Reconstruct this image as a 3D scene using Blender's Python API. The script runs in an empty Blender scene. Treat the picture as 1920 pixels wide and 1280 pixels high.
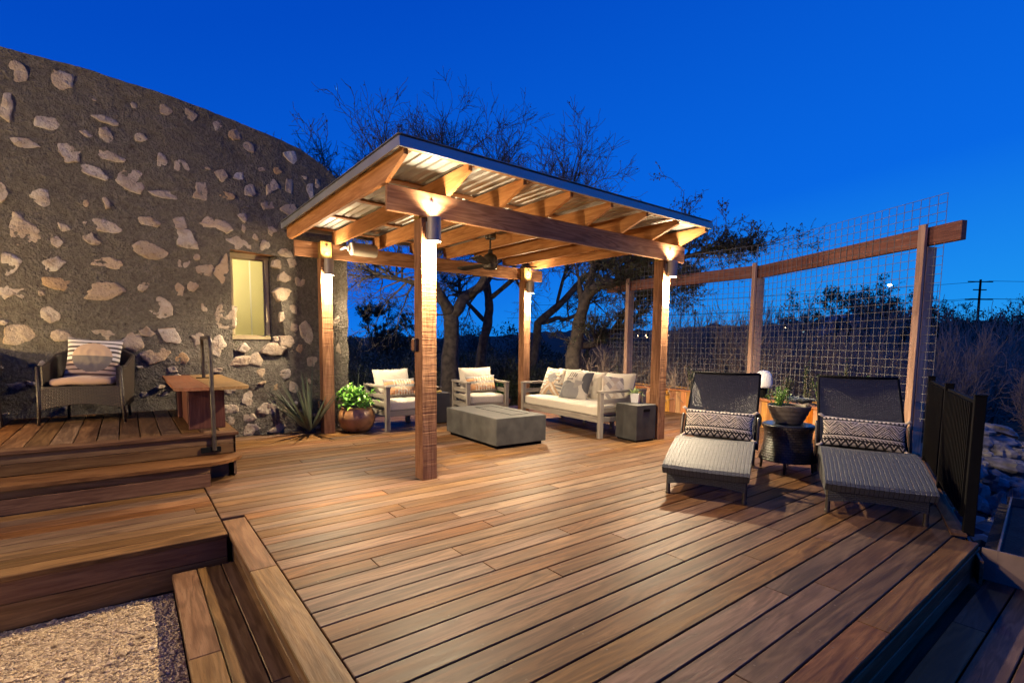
import bpy, math, random
from mathutils import Vector, Matrix, noise
R = math.radians
rnd = random.Random(11)
scene = bpy.context.scene
COL = scene.collection
WM = {}                      # world matrix of every object built here


# ------------------------------------------------------------------ mesh builder
class MB:
    def __init__(self):
        self.v = []; self.f = []; self.g = []; self.m = []; self.c = []; self.T = None

    def add(self, verts, faces, grain=None, mat=0, cols=None):
        n = len(self.v)
        off = (rnd.random()*40, rnd.random()*40, rnd.random()*40)
        for i, p in enumerate(verts):
            p = Vector(p)
            if grain is None: gg = (p.x+off[0], p.y+off[1], p.z+off[2])
            else: gg = grain[i]
            if self.T is not None: p = self.T @ p
            self.v.append(p); self.g.append(gg)
        for k, f in enumerate(faces):
            self.f.append([n+i for i in f]); self.m.append(mat)
            self.c.append(cols[k] if cols else (1, 1, 1))

    def box(self, c, s, M=None, bev=0.0, mat=0, ax=None):
        """box centre c, size s, optional rotation M (3x3); grain runs along axis ax (default longest)"""
        hx, hy, hz = s[0]/2, s[1]/2, s[2]/2
        if ax is None: ax = max(range(3), key=lambda i: s[i])
        b = min(bev, hx*.45, hy*.45, hz*.45)
        L = []
        if b > 0:
            idx = {}
            for sx in (-1, 1):
                for sy in (-1, 1):
                    for sz in (-1, 1):
                        for k in range(3):
                            p = [sx*(hx-b), sy*(hy-b), sz*(hz-b)]
                            p[k] = (sx*hx, sy*hy, sz*hz)[k]
                            idx[(sx, sy, sz, k)] = len(L); L.append(p)
            F = []
            for k in range(3):
                a, d = [i for i in range(3) if i != k]
                for s_ in (-1, 1):
                    q = []
                    for u, w in ((-1, -1), (1, -1), (1, 1), (-1, 1)):
                        t = [0, 0, 0]; t[k] = s_; t[a] = u; t[d] = w
                        q.append(idx[(*t, k)])
                    F.append(q)
                for u in (-1, 1):
                    for w in (-1, 1):
                        t0 = [0, 0, 0]; t1 = [0, 0, 0]
                        t0[k] = -1; t1[k] = 1
                        for t in (t0, t1): t[a] = u; t[d] = w
                        F.append([idx[(*t0, a)], idx[(*t1, a)], idx[(*t1, d)], idx[(*t0, d)]])
            for sx in (-1, 1):
                for sy in (-1, 1):
                    for sz in (-1, 1):
                        F.append([idx[(sx, sy, sz, k)] for k in range(3)])
        else:
            L = [(sx*hx, sy*hy, sz*hz) for sx in (-1, 1) for sy in (-1, 1) for sz in (-1, 1)]
            F = [(0, 1, 3, 2), (4, 6, 7, 5), (0, 4, 5, 1), (2, 3, 7, 6), (0, 2, 6, 4), (1, 5, 7, 3)]
        o = [rnd.random()*40 for _ in range(3)]
        oth = [i for i in range(3) if i != ax]
        G = [(p[ax]+o[0], p[oth[0]]+o[1], p[oth[1]]+o[2]) for p in L]
        c = Vector(c)
        V = [(M @ Vector(p) if M is not None else Vector(p)) + c for p in L]
        self.add(V, F, G, mat)

    def bar(self, p0, p1, w, h, up=(0, 0, 1), bev=0.0, mat=0):
        """square bar from p0 to p1: w sideways, h along up"""
        p0, p1 = Vector(p0), Vector(p1)
        d = p1-p0; L = d.length; x = d.normalized()
        y = Vector(up).cross(x).normalized(); z = x.cross(y)
        M = Matrix((x, y, z)).transposed()
        self.box((p0+p1)/2, (L, w, h), M, bev, mat, 0)

    def tube(self, pts, rad, n=8, mat=0, cap=True, closed=False):
        pts = [Vector(p) for p in pts]
        if not hasattr(rad, '__len__'): rad = [rad]*len(pts)
        N = len(pts); V = []; G = []; L = 0; o = rnd.random()*40
        ref = None
        for i, p in enumerate(pts):
            if closed: t = pts[(i+1) % N]-pts[i-1]
            else: t = pts[min(i+1, N-1)]-pts[max(i-1, 0)]
            if t.length < 1e-9: t = Vector((0, 0, 1))
            t.normalize()
            if ref is None: ref = t.orthogonal().normalized()
            else:
                ref = ref-t*ref.dot(t)
                if ref.length < 1e-6: ref = t.orthogonal()
                ref.normalize()
            b = t.cross(ref)
            if i: L += (p-pts[i-1]).length
            for k in range(n):
                a = 2*math.pi*k/n
                V.append(p+(ref*math.cos(a)+b*math.sin(a))*rad[i])
                G.append((L+o, a*rad[i], o))
        F = []
        for i in range(N if closed else N-1):
            for k in range(n):
                j = (i+1) % N
                F.append((i*n+k, i*n+(k+1) % n, j*n+(k+1) % n, j*n+k))
        if cap and not closed and n > 2:
            F.append(list(range(n))[::-1]); F.append([(N-1)*n+k for k in range(n)])
        self.add(V, F, G, mat)

    def lathe(self, prof, c=(0, 0, 0), n=24, mat=0, M=None, wav=None):
        V = []; G = []; L = 0; o = rnd.random()*40
        c = Vector(c)
        for i, (r, z) in enumerate(prof):
            if i: L += math.hypot(r-prof[i-1][0], z-prof[i-1][1])
            for k in range(n):
                a = 2*math.pi*k/n
                rr = r*(wav(a, z) if wav else 1)
                p = Vector((rr*math.cos(a), rr*math.sin(a), z))
                if M is not None: p = M @ p
                V.append(p+c); G.append((a*max(q[0] for q in prof)+o, L, 0))
        F = []
        for i in range(len(prof)-1):
            for k in range(n):
                F.append((i*n+k, i*n+(k+1) % n, (i+1)*n+(k+1) % n, (i+1)*n+k))
        if prof[0][0] > 1e-6: F.append(list(range(n))[::-1])
        if prof[-1][0] > 1e-6: F.append([(len(prof)-1)*n+k for k in range(n)])
        self.add(V, F, G, mat)

    def surf(self, fn, nu, nv, ul=1, vl=1, mat=0, colfn=None):
        V = []; G = []; F = []; C_ = []
        for j in range(nv+1):
            for i in range(nu+1):
                u, w = i/nu, j/nv
                V.append(fn(u, w)); G.append((u*ul, w*vl, 0))
        for j in range(nv):
            for i in range(nu):
                a = j*(nu+1)+i
                F.append((a, a+1, a+nu+2, a+nu+1))
                if colfn: C_.append(colfn((i+.5)/nu, (j+.5)/nv))
        self.add(V, F, G, mat, C_ or None)

    def prism(self, poly, z0, z1, M=None, mat=0, c=(0, 0, 0)):
        n = len(poly); c = Vector(c)
        V = [Vector((x, y, z0)) for x, y in poly]+[Vector((x, y, z1)) for x, y in poly]
        V = [(M @ p if M is not None else p)+c for p in V]
        F = [list(range(n))[::-1], list(range(n, 2*n))]+[(i, (i+1) % n, n+(i+1) % n, n+i) for i in range(n)]
        self.add(V, F, None, mat)

    def strip(self, prof, y0, y1, thick, mat=0, ny=6, sag=0.0):
        """slab: (x,z) profile swept along y, thick in the profile normal direction (downwards)"""
        N = len(prof); nrm = []
        for i in range(N):
            a = Vector(prof[max(i-1, 0)]); b = Vector(prof[min(i+1, N-1)])
            t = (b-a).normalized(); nrm.append(Vector((-t.y, t.x)))
        L = [0]
        for i in range(1, N): L.append(L[-1]+(Vector(prof[i])-Vector(prof[i-1])).length)
        V = []; G = []; F = []
        for s in (0, 1):
            for i in range(N):
                for j in range(ny+1):
                    w = j/ny
                    p = Vector(prof[i])-nrm[i]*(thick*s + sag*(4*w*(1-w)))
                    V.append((p.x, y0+(y1-y0)*w, p.y)); G.append((y0+(y1-y0)*w, L[i]+s*7.03, 0))
        W = ny+1; K = N*W
        for i in range(N-1):
            for j in range(ny):
                a = i*W+j
                F.append((a, a+W, a+W+1, a+1)); F.append((K+a, K+a+1, K+a+W+1, K+a+W))
        for i in range(N-1):
            for j in (0, ny):
                a = i*W+j
                F.append((a, K+a, K+a+W, a+W) if j == 0 else (a, a+W, K+a+W, K+a))
        for i in (0, N-1):
            for j in range(ny):
                a = i*W+j
                F.append((a, a+1, K+a+1, K+a) if i == 0 else (a, K+a, K+a+1, a+1))
        self.add(V, F, G, mat)

    def build(self, name, mats, parent=None, world=True, smooth=False, auto=None, cols=False):
        """link the collected geometry as ONE mesh object; world=True: verts are world coordinates"""
        if not isinstance(mats, (list, tuple)): mats = [mats]
        V = self.v
        if parent is not None and world:
            inv = WM[parent].inverted(); V = [inv @ p for p in V]
        me = bpy.data.meshes.new(name)
        me.from_pydata([tuple(p) for p in V], [], self.f)
        for mt in mats: me.materials.append(mt)
        if len(mats) > 1: me.polygons.foreach_set('material_index', self.m)
        at = me.attributes.new('grain', 'FLOAT_VECTOR', 'POINT')
        at.data.foreach_set('vector', [x for q in self.g for x in q])
        if cols:
            ca = me.attributes.new('pat', 'FLOAT_COLOR', 'CORNER')
            flat = []
            for f, c in zip(self.f, self.c): flat += [*c, 1.0]*len(f)
            ca.data.foreach_set('color', flat)
        me.update()
        if smooth:
            if auto: me.shade_auto_smooth(angle=R(auto)) if hasattr(me, 'shade_auto_smooth') else None
            me.polygons.foreach_set('use_smooth', [True]*len(me.polygons))
            if auto:
                me.set_sharp_from_angle(angle=R(auto))
        o = bpy.data.objects.new(name, me); COL.objects.link(o)
        if parent is not None:
            o.parent = parent; WM[o] = WM[parent].copy()
        else: WM[o] = Matrix.Identity(4)
        return o


def tag(o, label=None, cat=None, group=None, kind=None):
    if label: o['label'] = label
    if cat: o['category'] = cat
    if group: o['group'] = group
    if kind: o['kind'] = kind
    return o


def thing(name, label, cat, loc=(0, 0, 0), rz=0.0, group=None):
    o = bpy.data.objects.new(name, None); COL.objects.link(o)
    o.empty_display_size = .1
    o.location = loc; o.rotation_euler = (0, 0, rz)
    WM[o] = Matrix.Translation(Vector(loc)) @ Matrix.Rotation(rz, 4, 'Z')
    return tag(o, label, cat, group)


def dup(root, loc, rz, label=None, scale=None, group=None):
    r = root.copy(); COL.objects.link(r); r.location = loc; r.rotation_euler = (0, 0, rz)
    if scale: r.scale = scale if hasattr(scale, '__len__') else (scale,)*3
    WM[r] = Matrix.Translation(Vector(loc)) @ Matrix.Rotation(rz, 4, 'Z')
    if label: r['label'] = label
    if group: r['group'] = group
    for ch in list(root.children):
        c = ch.copy(); COL.objects.link(c); c.parent = r; WM[c] = WM[r].copy()
        for gch in list(ch.children):
            d = gch.copy(); COL.objects.link(d); d.parent = c; WM[d] = WM[r].copy()
    return r


# ------------------------------------------------------------------ materials
def newmat(name, rough=.6, metal=0.0, spec=.5):
    m = bpy.data.materials.new(name); m.use_nodes = True
    nt = m.node_tree; b = nt.nodes['Principled BSDF']
    b.inputs['Roughness'].default_value = rough; b.inputs['Metallic'].default_value = metal
    b.inputs['Specular IOR Level'].default_value = spec
    return m, nt, b


def N(nt, typ, **kw):
    n = nt.nodes.new(typ)
    for k, v in kw.items():
        if k.startswith('i_'):
            key = k[2:].replace('_', ' ')
            n.inputs[int(key) if key.isdigit() else key].default_value = v
        else: setattr(n, k, v)
    return n


def ramp(nt, stops, fac):
    r = nt.nodes.new('ShaderNodeValToRGB'); e = r.color_ramp.elements
    while len(e) > 1: e.remove(e[-1])
    e[0].position = stops[0][0]; e[0].color = (*stops[0][1], 1)
    for p, c in stops[1:]:
        x = e.new(p); x.color = (*c, 1)
    nt.links.new(fac, r.inputs[0]); return r.outputs[0]


def grain(nt, scale):
    a = N(nt, 'ShaderNodeAttribute', attribute_name='grain')
    mp = N(nt, 'ShaderNodeMapping'); mp.inputs['Scale'].default_value = scale
    nt.links.new(a.outputs['Vector'], mp.inputs[0]); return mp.outputs[0]


def mth(nt, op, a, b=None, c=None):
    n = N(nt, 'ShaderNodeMath', operation=op)
    for i, x in enumerate((a, b, c)):
        if x is None: continue
        if isinstance(x, (int, float)): n.inputs[i].default_value = x
        else: nt.links.new(x, n.inputs[i])
    return n.outputs[0]


def mixc(nt, fac, a, b, typ='MIX'):
    n = N(nt, 'ShaderNodeMix', data_type='RGBA', blend_type=typ)
    for i, x in ((0, fac), (6, a), (7, b)):
        if isinstance(x, (int, float)): n.inputs[i].default_value = x
        elif isinstance(x, tuple): n.inputs[i].default_value = (*x, 1)
        else: nt.links.new(x, n.inputs[i])
    return n.outputs[2]


def bump(nt, b, h, strength=.4, dist=.01):
    n = N(nt, 'ShaderNodeBump'); n.inputs['Strength'].default_value = strength; n.inputs['Distance'].default_value = dist
    nt.links.new(h, n.inputs['Height']); nt.links.new(n.outputs[0], b.inputs['Normal'])


def wood(name, dark, mid, light, rough=.5, var=.35, sawn=0.0, rings=.5, knots=False, hue=.02, bs=.25, gloss=0.0):
    m, nt, b = newmat(name, rough, 0, .14)
    v1 = grain(nt, (3.2, 44, 44)); v2 = grain(nt, (.8, 8, 8)); v3 = grain(nt, (14, 190, 190)); v4 = grain(nt, (1.7, 4.5, 4.5))
    n1 = N(nt, 'ShaderNodeTexNoise', i_Scale=1.0, i_Detail=5.0); nt.links.new(v1, n1.inputs['Vector'])
    n2 = N(nt, 'ShaderNodeTexNoise', i_Scale=1.0, i_Detail=3.0, i_Distortion=.6); nt.links.new(v2, n2.inputs['Vector'])
    n3 = N(nt, 'ShaderNodeTexNoise', i_Scale=1.0, i_Detail=2.0); nt.links.new(v3, n3.inputs['Vector'])
    # cathedral rings: contour lines of a slow noise
    ring = mth(nt, 'SINE', mth(nt, 'MULTIPLY', n2.outputs[0], 46.0))
    ring = mth(nt, 'MULTIPLY_ADD', ring, .5, .5)
    f = mth(nt, 'MULTIPLY_ADD', n1.outputs[0], 1.0-rings*.4, mth(nt, 'MULTIPLY', ring, rings*.30))
    f = mth(nt, 'ADD', f, mth(nt, 'MULTIPLY_ADD', n2.outputs[0], .5, -.28))
    col = ramp(nt, [(.18, dark), (.5, mid), (.82, light)], f)
    col = mixc(nt, mth(nt, 'MULTIPLY', mth(nt, 'GREATER_THAN', n3.outputs[0], .60), .35), col, dark)
    n4 = N(nt, 'ShaderNodeTexNoise', i_Scale=1.0, i_Detail=4.0); nt.links.new(v4, n4.inputs['Vector'])
    col = mixc(nt, mth(nt, 'MULTIPLY', ramp(nt, [(.5, (0, 0, 0)), (.7, (1, 1, 1))], n4.outputs[0]), .22), col, light)
    col = mixc(nt, mth(nt, 'MULTIPLY', ramp(nt, [(.32, (1, 1, 1)), (.46, (0, 0, 0))], n4.outputs[0]), .4), col, dark)
    geo = N(nt, 'ShaderNodeNewGeometry')
    rv = geo.outputs['Random Per Island']
    hs = N(nt, 'ShaderNodeHueSaturation')
    nt.links.new(mth(nt, 'MULTIPLY_ADD', rv, 2*var, 1-var), hs.inputs['Value'])
    r2 = mth(nt, 'FRACT', mth(nt, 'MULTIPLY', rv, 17.3))
    nt.links.new(mth(nt, 'MULTIPLY_ADD', r2, hue*2, .5-hue), hs.inputs['Hue'])
    r3 = mth(nt, 'FRACT', mth(nt, 'MULTIPLY', rv, 53.1))
    nt.links.new(mth(nt, 'MULTIPLY_ADD', r3, .35, .8), hs.inputs['Saturation'])
    nt.links.new(col, hs.inputs['Color'])
    out = hs.outputs[0]
    h = mth(nt, 'ADD', n1.outputs[0], mth(nt, 'MULTIPLY', n3.outputs[0], .4))
    if sawn > 0:
        vs = grain(nt, (150, 1.6, 1.6))
        ns = N(nt, 'ShaderNodeTexNoise', i_Scale=1.0, i_Detail=4.0); nt.links.new(vs, ns.inputs['Vector'])
        vt = grain(nt, (46, 1.0, 1.0))
        nq = N(nt, 'ShaderNodeTexNoise', i_Scale=1.0, i_Detail=3.0); nt.links.new(vt, nq.inputs['Vector'])
        h = mth(nt, 'ADD', h, mth(nt, 'MULTIPLY', mth(nt, 'ADD', ns.outputs[0], nq.outputs[0]), sawn))
        out = mixc(nt, mth(nt, 'MULTIPLY', mth(nt, 'GREATER_THAN', ns.outputs[0], .58), .13), out, dark)
    nt.links.new(out, b.inputs['Base Color'])
    rr = mth(nt, 'MULTIPLY_ADD', n1.outputs[0], .25, rough-.12)
    nt.links.new(rr, b.inputs['Roughness'])
    bump(nt, b, h, bs, .006)
    return m


def plain(name, col, rough=.5, metal=0.0, nscale=0.0, namp=.25, bs=0.0, col2=None, spec=.5):
    m, nt, b = newmat(name, rough, metal, spec)
    b.inputs['Base Color'].default_value = (*col, 1)
    if nscale:
        tc = N(nt, 'ShaderNodeTexCoord')
        n = N(nt, 'ShaderNodeTexNoise', i_Scale=nscale, i_Detail=6.0); nt.links.new(tc.outputs['Object'], n.inputs['Vector'])
        c2 = col2 or tuple(x*(1-namp) for x in col)
        nt.links.new(ramp(nt, [(.35, c2), (.65, col)], n.outputs[0]), b.inputs['Base Color'])
        nt.links.new(mth(nt, 'MULTIPLY_ADD', n.outputs[0], .3, rough-.15), b.inputs['Roughness'])
        if bs: bump(nt, b, n.outputs[0], bs, .01)
    return m


def fabric(name, col, rough=.9, scale=420, bs=.25):
    m, nt, b = newmat(name, rough, 0, .2)
    tc = N(nt, 'ShaderNodeTexCoord')
    n = N(nt, 'ShaderNodeTexNoise', i_Scale=float(scale), i_Detail=2.0); nt.links.new(tc.outputs['Object'], n.inputs['Vector'])
    n2 = N(nt, 'ShaderNodeTexNoise', i_Scale=7.0, i_Detail=5.0); nt.links.new(tc.outputs['Object'], n2.inputs['Vector'])
    if col is None:
        a = N(nt, 'ShaderNodeAttribute', attribute_name='pat'); c = a.outputs['Color']
    else:
        c = N(nt, 'ShaderNodeRGB'); c.outputs[0].default_value = (*col, 1); c = c.outputs[0]
    f = mth(nt, 'MULTIPLY_ADD', n.outputs[0], .5, .75)
    hs = N(nt, 'ShaderNodeHueSaturation'); nt.links.new(c, hs.inputs['Color']); nt.links.new(f, hs.inputs['Value'])
    nt.links.new(hs.outputs[0], b.inputs['Base Color'])
    b.inputs['Sheen Weight'].default_value = .15
    h = mth(nt, 'ADD', mth(nt, 'MULTIPLY', n.outputs[0], .3), mth(nt, 'MULTIPLY', n2.outputs[0], 2.0))
    bump(nt, b, h, bs, .012)
    return m


def wicker(name, c1, c2, gap, bw=.034, rh=.0125, rough=.45, mort=.0028, swap=False):
    m, nt, b = newmat(name, rough, 0, .5)
    v = grain(nt, (1, 1, 1))
    if swap:
        a, c = N(nt, 'ShaderNodeSeparateXYZ'), N(nt, 'ShaderNodeCombineXYZ'); nt.links.new(v, a.inputs[0])
        nt.links.new(a.outputs[1], c.inputs[0]); nt.links.new(a.outputs[0], c.inputs[1]); v = c.outputs[0]
    br = N(nt, 'ShaderNodeTexBrick', offset=.5)
    br.inputs['Color1'].default_value = (*c1, 1); br.inputs['Color2'].default_value = (*c2, 1); br.inputs['Mortar'].default_value = (*gap, 1)
    br.inputs['Scale'].default_value = 1.0; br.inputs['Mortar Size'].default_value = mort; br.inputs['Mortar Smooth'].default_value = .8
    br.inputs['Brick Width'].default_value = bw; br.inputs['Row Height'].default_value = rh
    nt.links.new(v, br.inputs['Vector'])
    nt.links.new(br.outputs['Color'], b.inputs['Base Color'])
    bump(nt, b, mth(nt, 'SUBTRACT', 1.0, br.outputs['Fac']), .7, .007)
    return m


def emis(name, col, s):
    m, nt, b = newmat(name, .4)
    b.inputs['Base Color'].default_value = (.8, .8, .8, 1)
    b.inputs['Emission Color'].default_value = (*col, 1); b.inputs['Emission Strength'].default_value = s
    return m


def leafmat(name, c1, c2, rough=.45, trans=.25):
    m, nt, b = newmat(name, rough, 0, .5)
    geo = N(nt, 'ShaderNodeNewGeometry')
    nt.links.new(ramp(nt, [(0, c1), (1, c2)], geo.outputs['Random Per Island']), b.inputs['Base Color'])
    if trans:
        out = nt.nodes['Material Output']
        t = N(nt, 'ShaderNodeBsdfTranslucent'); mx = N(nt, 'ShaderNodeMixShader'); mx.inputs[0].default_value = trans
        nt.links.new(ramp(nt, [(0, c1), (1, c2)], geo.outputs['Random Per Island']), t.inputs['Color'])
        nt.links.new(b.outputs[0], mx.inputs[1]); nt.links.new(t.outputs[0], mx.inputs[2]); nt.links.new(mx.outputs[0], out.inputs['Surface'])
    return m


M = {}
M['deck'] = wood('ipe_deck_boards', (.046, .021, .0095), (.108, .054, .0245), (.19, .104, .051), rough=.5, var=.27, rings=.8, hue=.007)
M['cap'] = wood('ipe_border_boards', (.07, .035, .016), (.14, .076, .036), (.21, .125, .064), rough=.45, var=.12, rings=.9, hue=.008)
M['riser'] = wood('ipe_riser_boards', (.07, .034, .018), (.135, .07, .037), (.2, .115, .06), rough=.5, var=.22, rings=.6, hue=.01)
M['post'] = wood('rough_sawn_cedar_post', (.145, .075, .028), (.29, .165, .068), (.40, .245, .112), rough=.8, var=.06, sawn=1.5, rings=.8, bs=.55)
M['beam'] = wood('cedar_beam', (.2, .105, .042), (.37, .215, .095), (.5, .31, .15), rough=.62, var=.10, rings=.95, bs=.3)
M['rafter'] = wood('cedar_rafter', (.27, .145, .06), (.43, .25, .11), (.56, .36, .18), rough=.6, var=.12, rings=.5, bs=.25)
M['rail'] = wood('red_stained_fence_rail', (.15, .07, .036), (.26, .13, .07), (.35, .195, .115), rough=.65, var=.1, rings=.5)
M['fpost'] = wood('pale_cedar_fence_post', (.34, .22, .13), (.52, .36, .22), (.64, .47, .31), rough=.65, var=.08, rings=.5)
M['planter'] = wood('orange_cedar_planter', (.2, .08, .025), (.38, .165, .05), (.5, .25, .085), rough=.5, var=.28, rings=.6, hue=.012)
M['teak'] = wood('grey_washed_teak', (.12, .10, .08), (.215, .19, .158), (.30, .275, .235), rough=.65, var=.1, rings=.35, hue=.01)
M['bench'] = wood('red_hardwood_bench', (.06, .026, .015), (.12, .055, .031), (.18, .088, .05), rough=.45, var=.15, rings=.4)
M['benchtop'] = wood('brown_hardwood_top', (.12, .06, .03), (.21, .115, .06), (.3, .175, .095), rough=.45, var=.12, rings=.4)
M['concrete'] = plain('dark_concrete', (.045, .042, .039), .78, 0, 6.0, .62, .3)
M['cube'] = plain('charcoal_concrete', (.042, .039, .037), .75, 0, 6.0, .55, .25)
M['blackcube'] = plain('black_concrete', (.03, .029, .03), .6, 0, 6, .4, .1)
M['metalroof'] = plain('galvanised_roof_metal', (.62, .61, .58), .38, .85, 8, .12)
M['trim'] = plain('painted_metal_trim', (.36, .37, .39), .42, .55, 3, .1)
M['bronze'] = plain('dark_bronze', (.075, .06, .048), .42, .6, 20, .3)
M['sconce'] = plain('grey_bronze_sconce', (.3, .27, .25), .5, .2, 9, .1)
M['steel'] = plain('bright_steel', (.7, .69, .67), .3, 1.0)
M['wire'] = plain('galvanised_wire', (.15, .147, .145), .65, .0)
M['black'] = plain('black_powder_coat', (.006, .006, .0065), .8, .0, 12, .3, spec=.08)
M['cushion'] = fabric('oatmeal_canvas', (.42, .375, .31), bs=.4)
M['pat'] = fabric('woven_pattern_fabric', None, scale=520, bs=.3)
M['seatpad'] = fabric('tan_chair_pad', (.42, .27, .17))
M['wick_l'] = wicker('charcoal_wicker', (.045, .046, .05), (.066, .067, .072), (.008, .008, .009), .018, .03, .55, .0036, True)
M['wick_shade'] = wicker('charcoal_wicker_shaded', (.026, .026, .03), (.04, .04, .045), (.005, .005, .006), .034, .015, .62, .003)  # darker copy of the charcoal wicker: backrest and skirt shade put into the colour
M['wick_b'] = wicker('brown_wicker', (.06, .036, .022), (.036, .022, .014), (.004, .003, .002), .042, .019, .5, .0045)
M['wick_d'] = wicker('espresso_wicker', (.038, .028, .022), (.066, .05, .04), (.003, .003, .003), .045, .026, .35, .006)
M['white'] = plain('white_plastic', (.8, .8, .78), .4)
M['speaker'] = plain('almond_speaker_shell', (.5, .45, .38), .35, 0, 30, .1)
M['ceramic'] = plain('white_ceramic', (.72, .7, .66), .35, 0, 14, .1)
M['clay'] = plain('glazed_copper_pot', (.36, .18, .075), .32, .1, 9, .45, .1)
M['terra'] = plain('terracotta', (.3, .16, .09), .7, 0, 12, .3, .1)
M['soil'] = plain('dark_soil', (.06, .042, .03), .95, 0, 60, .6, .6)
M['mulch'] = plain('bark_mulch', (.2, .125, .075), .95, 0, 90, .6, .8)
M['bowl'] = plain('grey_ribbed_bowl', (.13, .105, .085), .6, 0, 18, .35, .15)
M['glass_dark'] = plain('dark_table_glass', (.05, .06, .07), .08, 0)
M['frame'] = plain('olive_window_frame', (.42, .33, .19), .45, 0, 25, .15)
M['steelbox'] = plain('weathered_steel_edging', (.24, .165, .125), .6, .2, 7, .3, .1)
M['leaf_pot'] = leafmat('glossy_green_leaf', (.06, .2, .03), (.22, .46, .07), .3)
M['leaf_agave'] = leafmat('yucca_leaf', (.085, .11, .075), (.16, .19, .13), .5, .1)
M['leaf_succ'] = leafmat('blue_grey_succulent', (.16, .19, .2), (.3, .33, .34), .5, .1)
M['leaf_fern'] = leafmat('bright_fern', (.08, .2, .03), (.2, .36, .06), .5)
M['leaf_rose'] = leafmat('rosemary', (.05, .09, .035), (.14, .17, .06), .6)
M['leaf_spider'] = leafmat('pale_spider_plant', (.3, .42, .14), (.5, .6, .3), .5)
M['leaf_dark'] = leafmat('oak_leaf_dark', (.045, .055, .028), (.09, .1, .05), .6, .15)
M['leaf_brush'] = leafmat('brush_leaf', (.06, .07, .045), (.125, .135, .085), .7, .15)
M['leaf_dry'] = leafmat('dry_grass', (.16, .09, .07), (.3, .19, .13), .7, .2)
M['twig'] = plain('grey_twig', (.2, .165, .13), .9)
M['brushtwig'] = plain('pale_brush_twig', (.30, .225, .165), .9)
M['bark'] = plain('oak_bark', (.1, .078, .06), .95, 0, 9, .6, .9)
M['hill'] = plain('wooded_hill', (.03, .04, .024), 1.0, 0, .12, .5)


def mortar():
    m, nt, b = newmat('pebbly_lime_concrete', .95, 0, .12)
    tc = N(nt, 'ShaderNodeTexCoord'); P = tc.outputs['Object']

    def nois(sc, det, rg=.6, dist=0.0):
        n = N(nt, 'ShaderNodeTexNoise', i_Scale=sc, i_Detail=det, i_Roughness=rg, i_Distortion=dist); nt.links.new(P, n.inputs['Vector']); return n.outputs[0]
    big, med, fine, grit = nois(.8, 4.0), nois(5.0, 6.0, .65), nois(24.0, 7.0, .7, .6), nois(75.0, 4.0, .7)
    c = ramp(nt, [(.36, (.115, .098, .08)), (.5, (.155, .135, .11)), (.62, (.19, .158, .122))], big)
    c = mixc(nt, .6, c, ramp(nt, [(.3, (.085, .072, .058)), (.5, (.165, .145, .12)), (.7, (.25, .225, .19))], med))
    c = mixc(nt, .5, c, ramp(nt, [(.32, (.06, .05, .04)), (.5, (.16, .142, .118)), (.66, (.27, .245, .21))], fine))
    pit = ramp(nt, [(.30, (1, 1, 1)), (.37, (0, 0, 0))], fine)
    c = mixc(nt, mth(nt, 'MULTIPLY', pit, .8), c, (.035, .029, .023))
    nt.links.new(c, b.inputs['Base Color'])
    v = N(nt, 'ShaderNodeTexVoronoi', i_Scale=34.0); nt.links.new(P, v.inputs['Vector'])
    peb = mth(nt, 'MULTIPLY', mth(nt, 'SUBTRACT', .6, v.outputs['Distance']), mth(nt, 'GREATER_THAN', med, .5))
    h = mth(nt, 'ADD', mth(nt, 'MULTIPLY', fine, 2.6), mth(nt, 'MULTIPLY', grit, .7))
    h = mth(nt, 'ADD', h, mth(nt, 'MULTIPLY', peb, .9)); h = mth(nt, 'ADD', h, mth(nt, 'MULTIPLY', med, 1.6))
    bump(nt, b, h, 1.0, .026)
    return m


def limestone():
    m, nt, b = newmat('embedded_limestone', .9, 0, .12)
    tc = N(nt, 'ShaderNodeTexCoord'); geo = N(nt, 'ShaderNodeNewGeometry'); P = tc.outputs['Object']

    def nois(sc, det, rg=.6):
        n = N(nt, 'ShaderNodeTexNoise', i_Scale=sc, i_Detail=det, i_Roughness=rg); nt.links.new(P, n.inputs['Vector']); return n.outputs[0]
    n, n2, n3 = nois(7.0, 8.0, .65), nois(30.0, 6.0), nois(14.0, 3.0)
    c = ramp(nt, [(0, (.44, .38, .31)), (.3, (.36, .29, .22)), (.5, (.47, .42, .36)), (.7, (.40, .3, .2)), (.85, (.5, .46, .4)), (1, (.42, .27, .13))], geo.outputs['Random Per Island'])
    c = mixc(nt, ramp(nt, [(.4, (0, 0, 0)), (.68, (.85, .85, .85))], n), c, (.25, .18, .12))
    c = mixc(nt, ramp(nt, [(.3, (.8, .8, .8)), (.42, (0, 0, 0))], n3), c, (.17, .135, .1))
    c = mixc(nt, mth(nt, 'MULTIPLY', ramp(nt, [(.6, (0, 0, 0)), (.68, (1, 1, 1))], n2), .55), c, (.11, .085, .062))
    nt.links.new(c, b.inputs['Base Color'])
    bump(nt, b, mth(nt, 'ADD', mth(nt, 'MULTIPLY', n, 2.4), n2), .8, .02)
    return m


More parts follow.
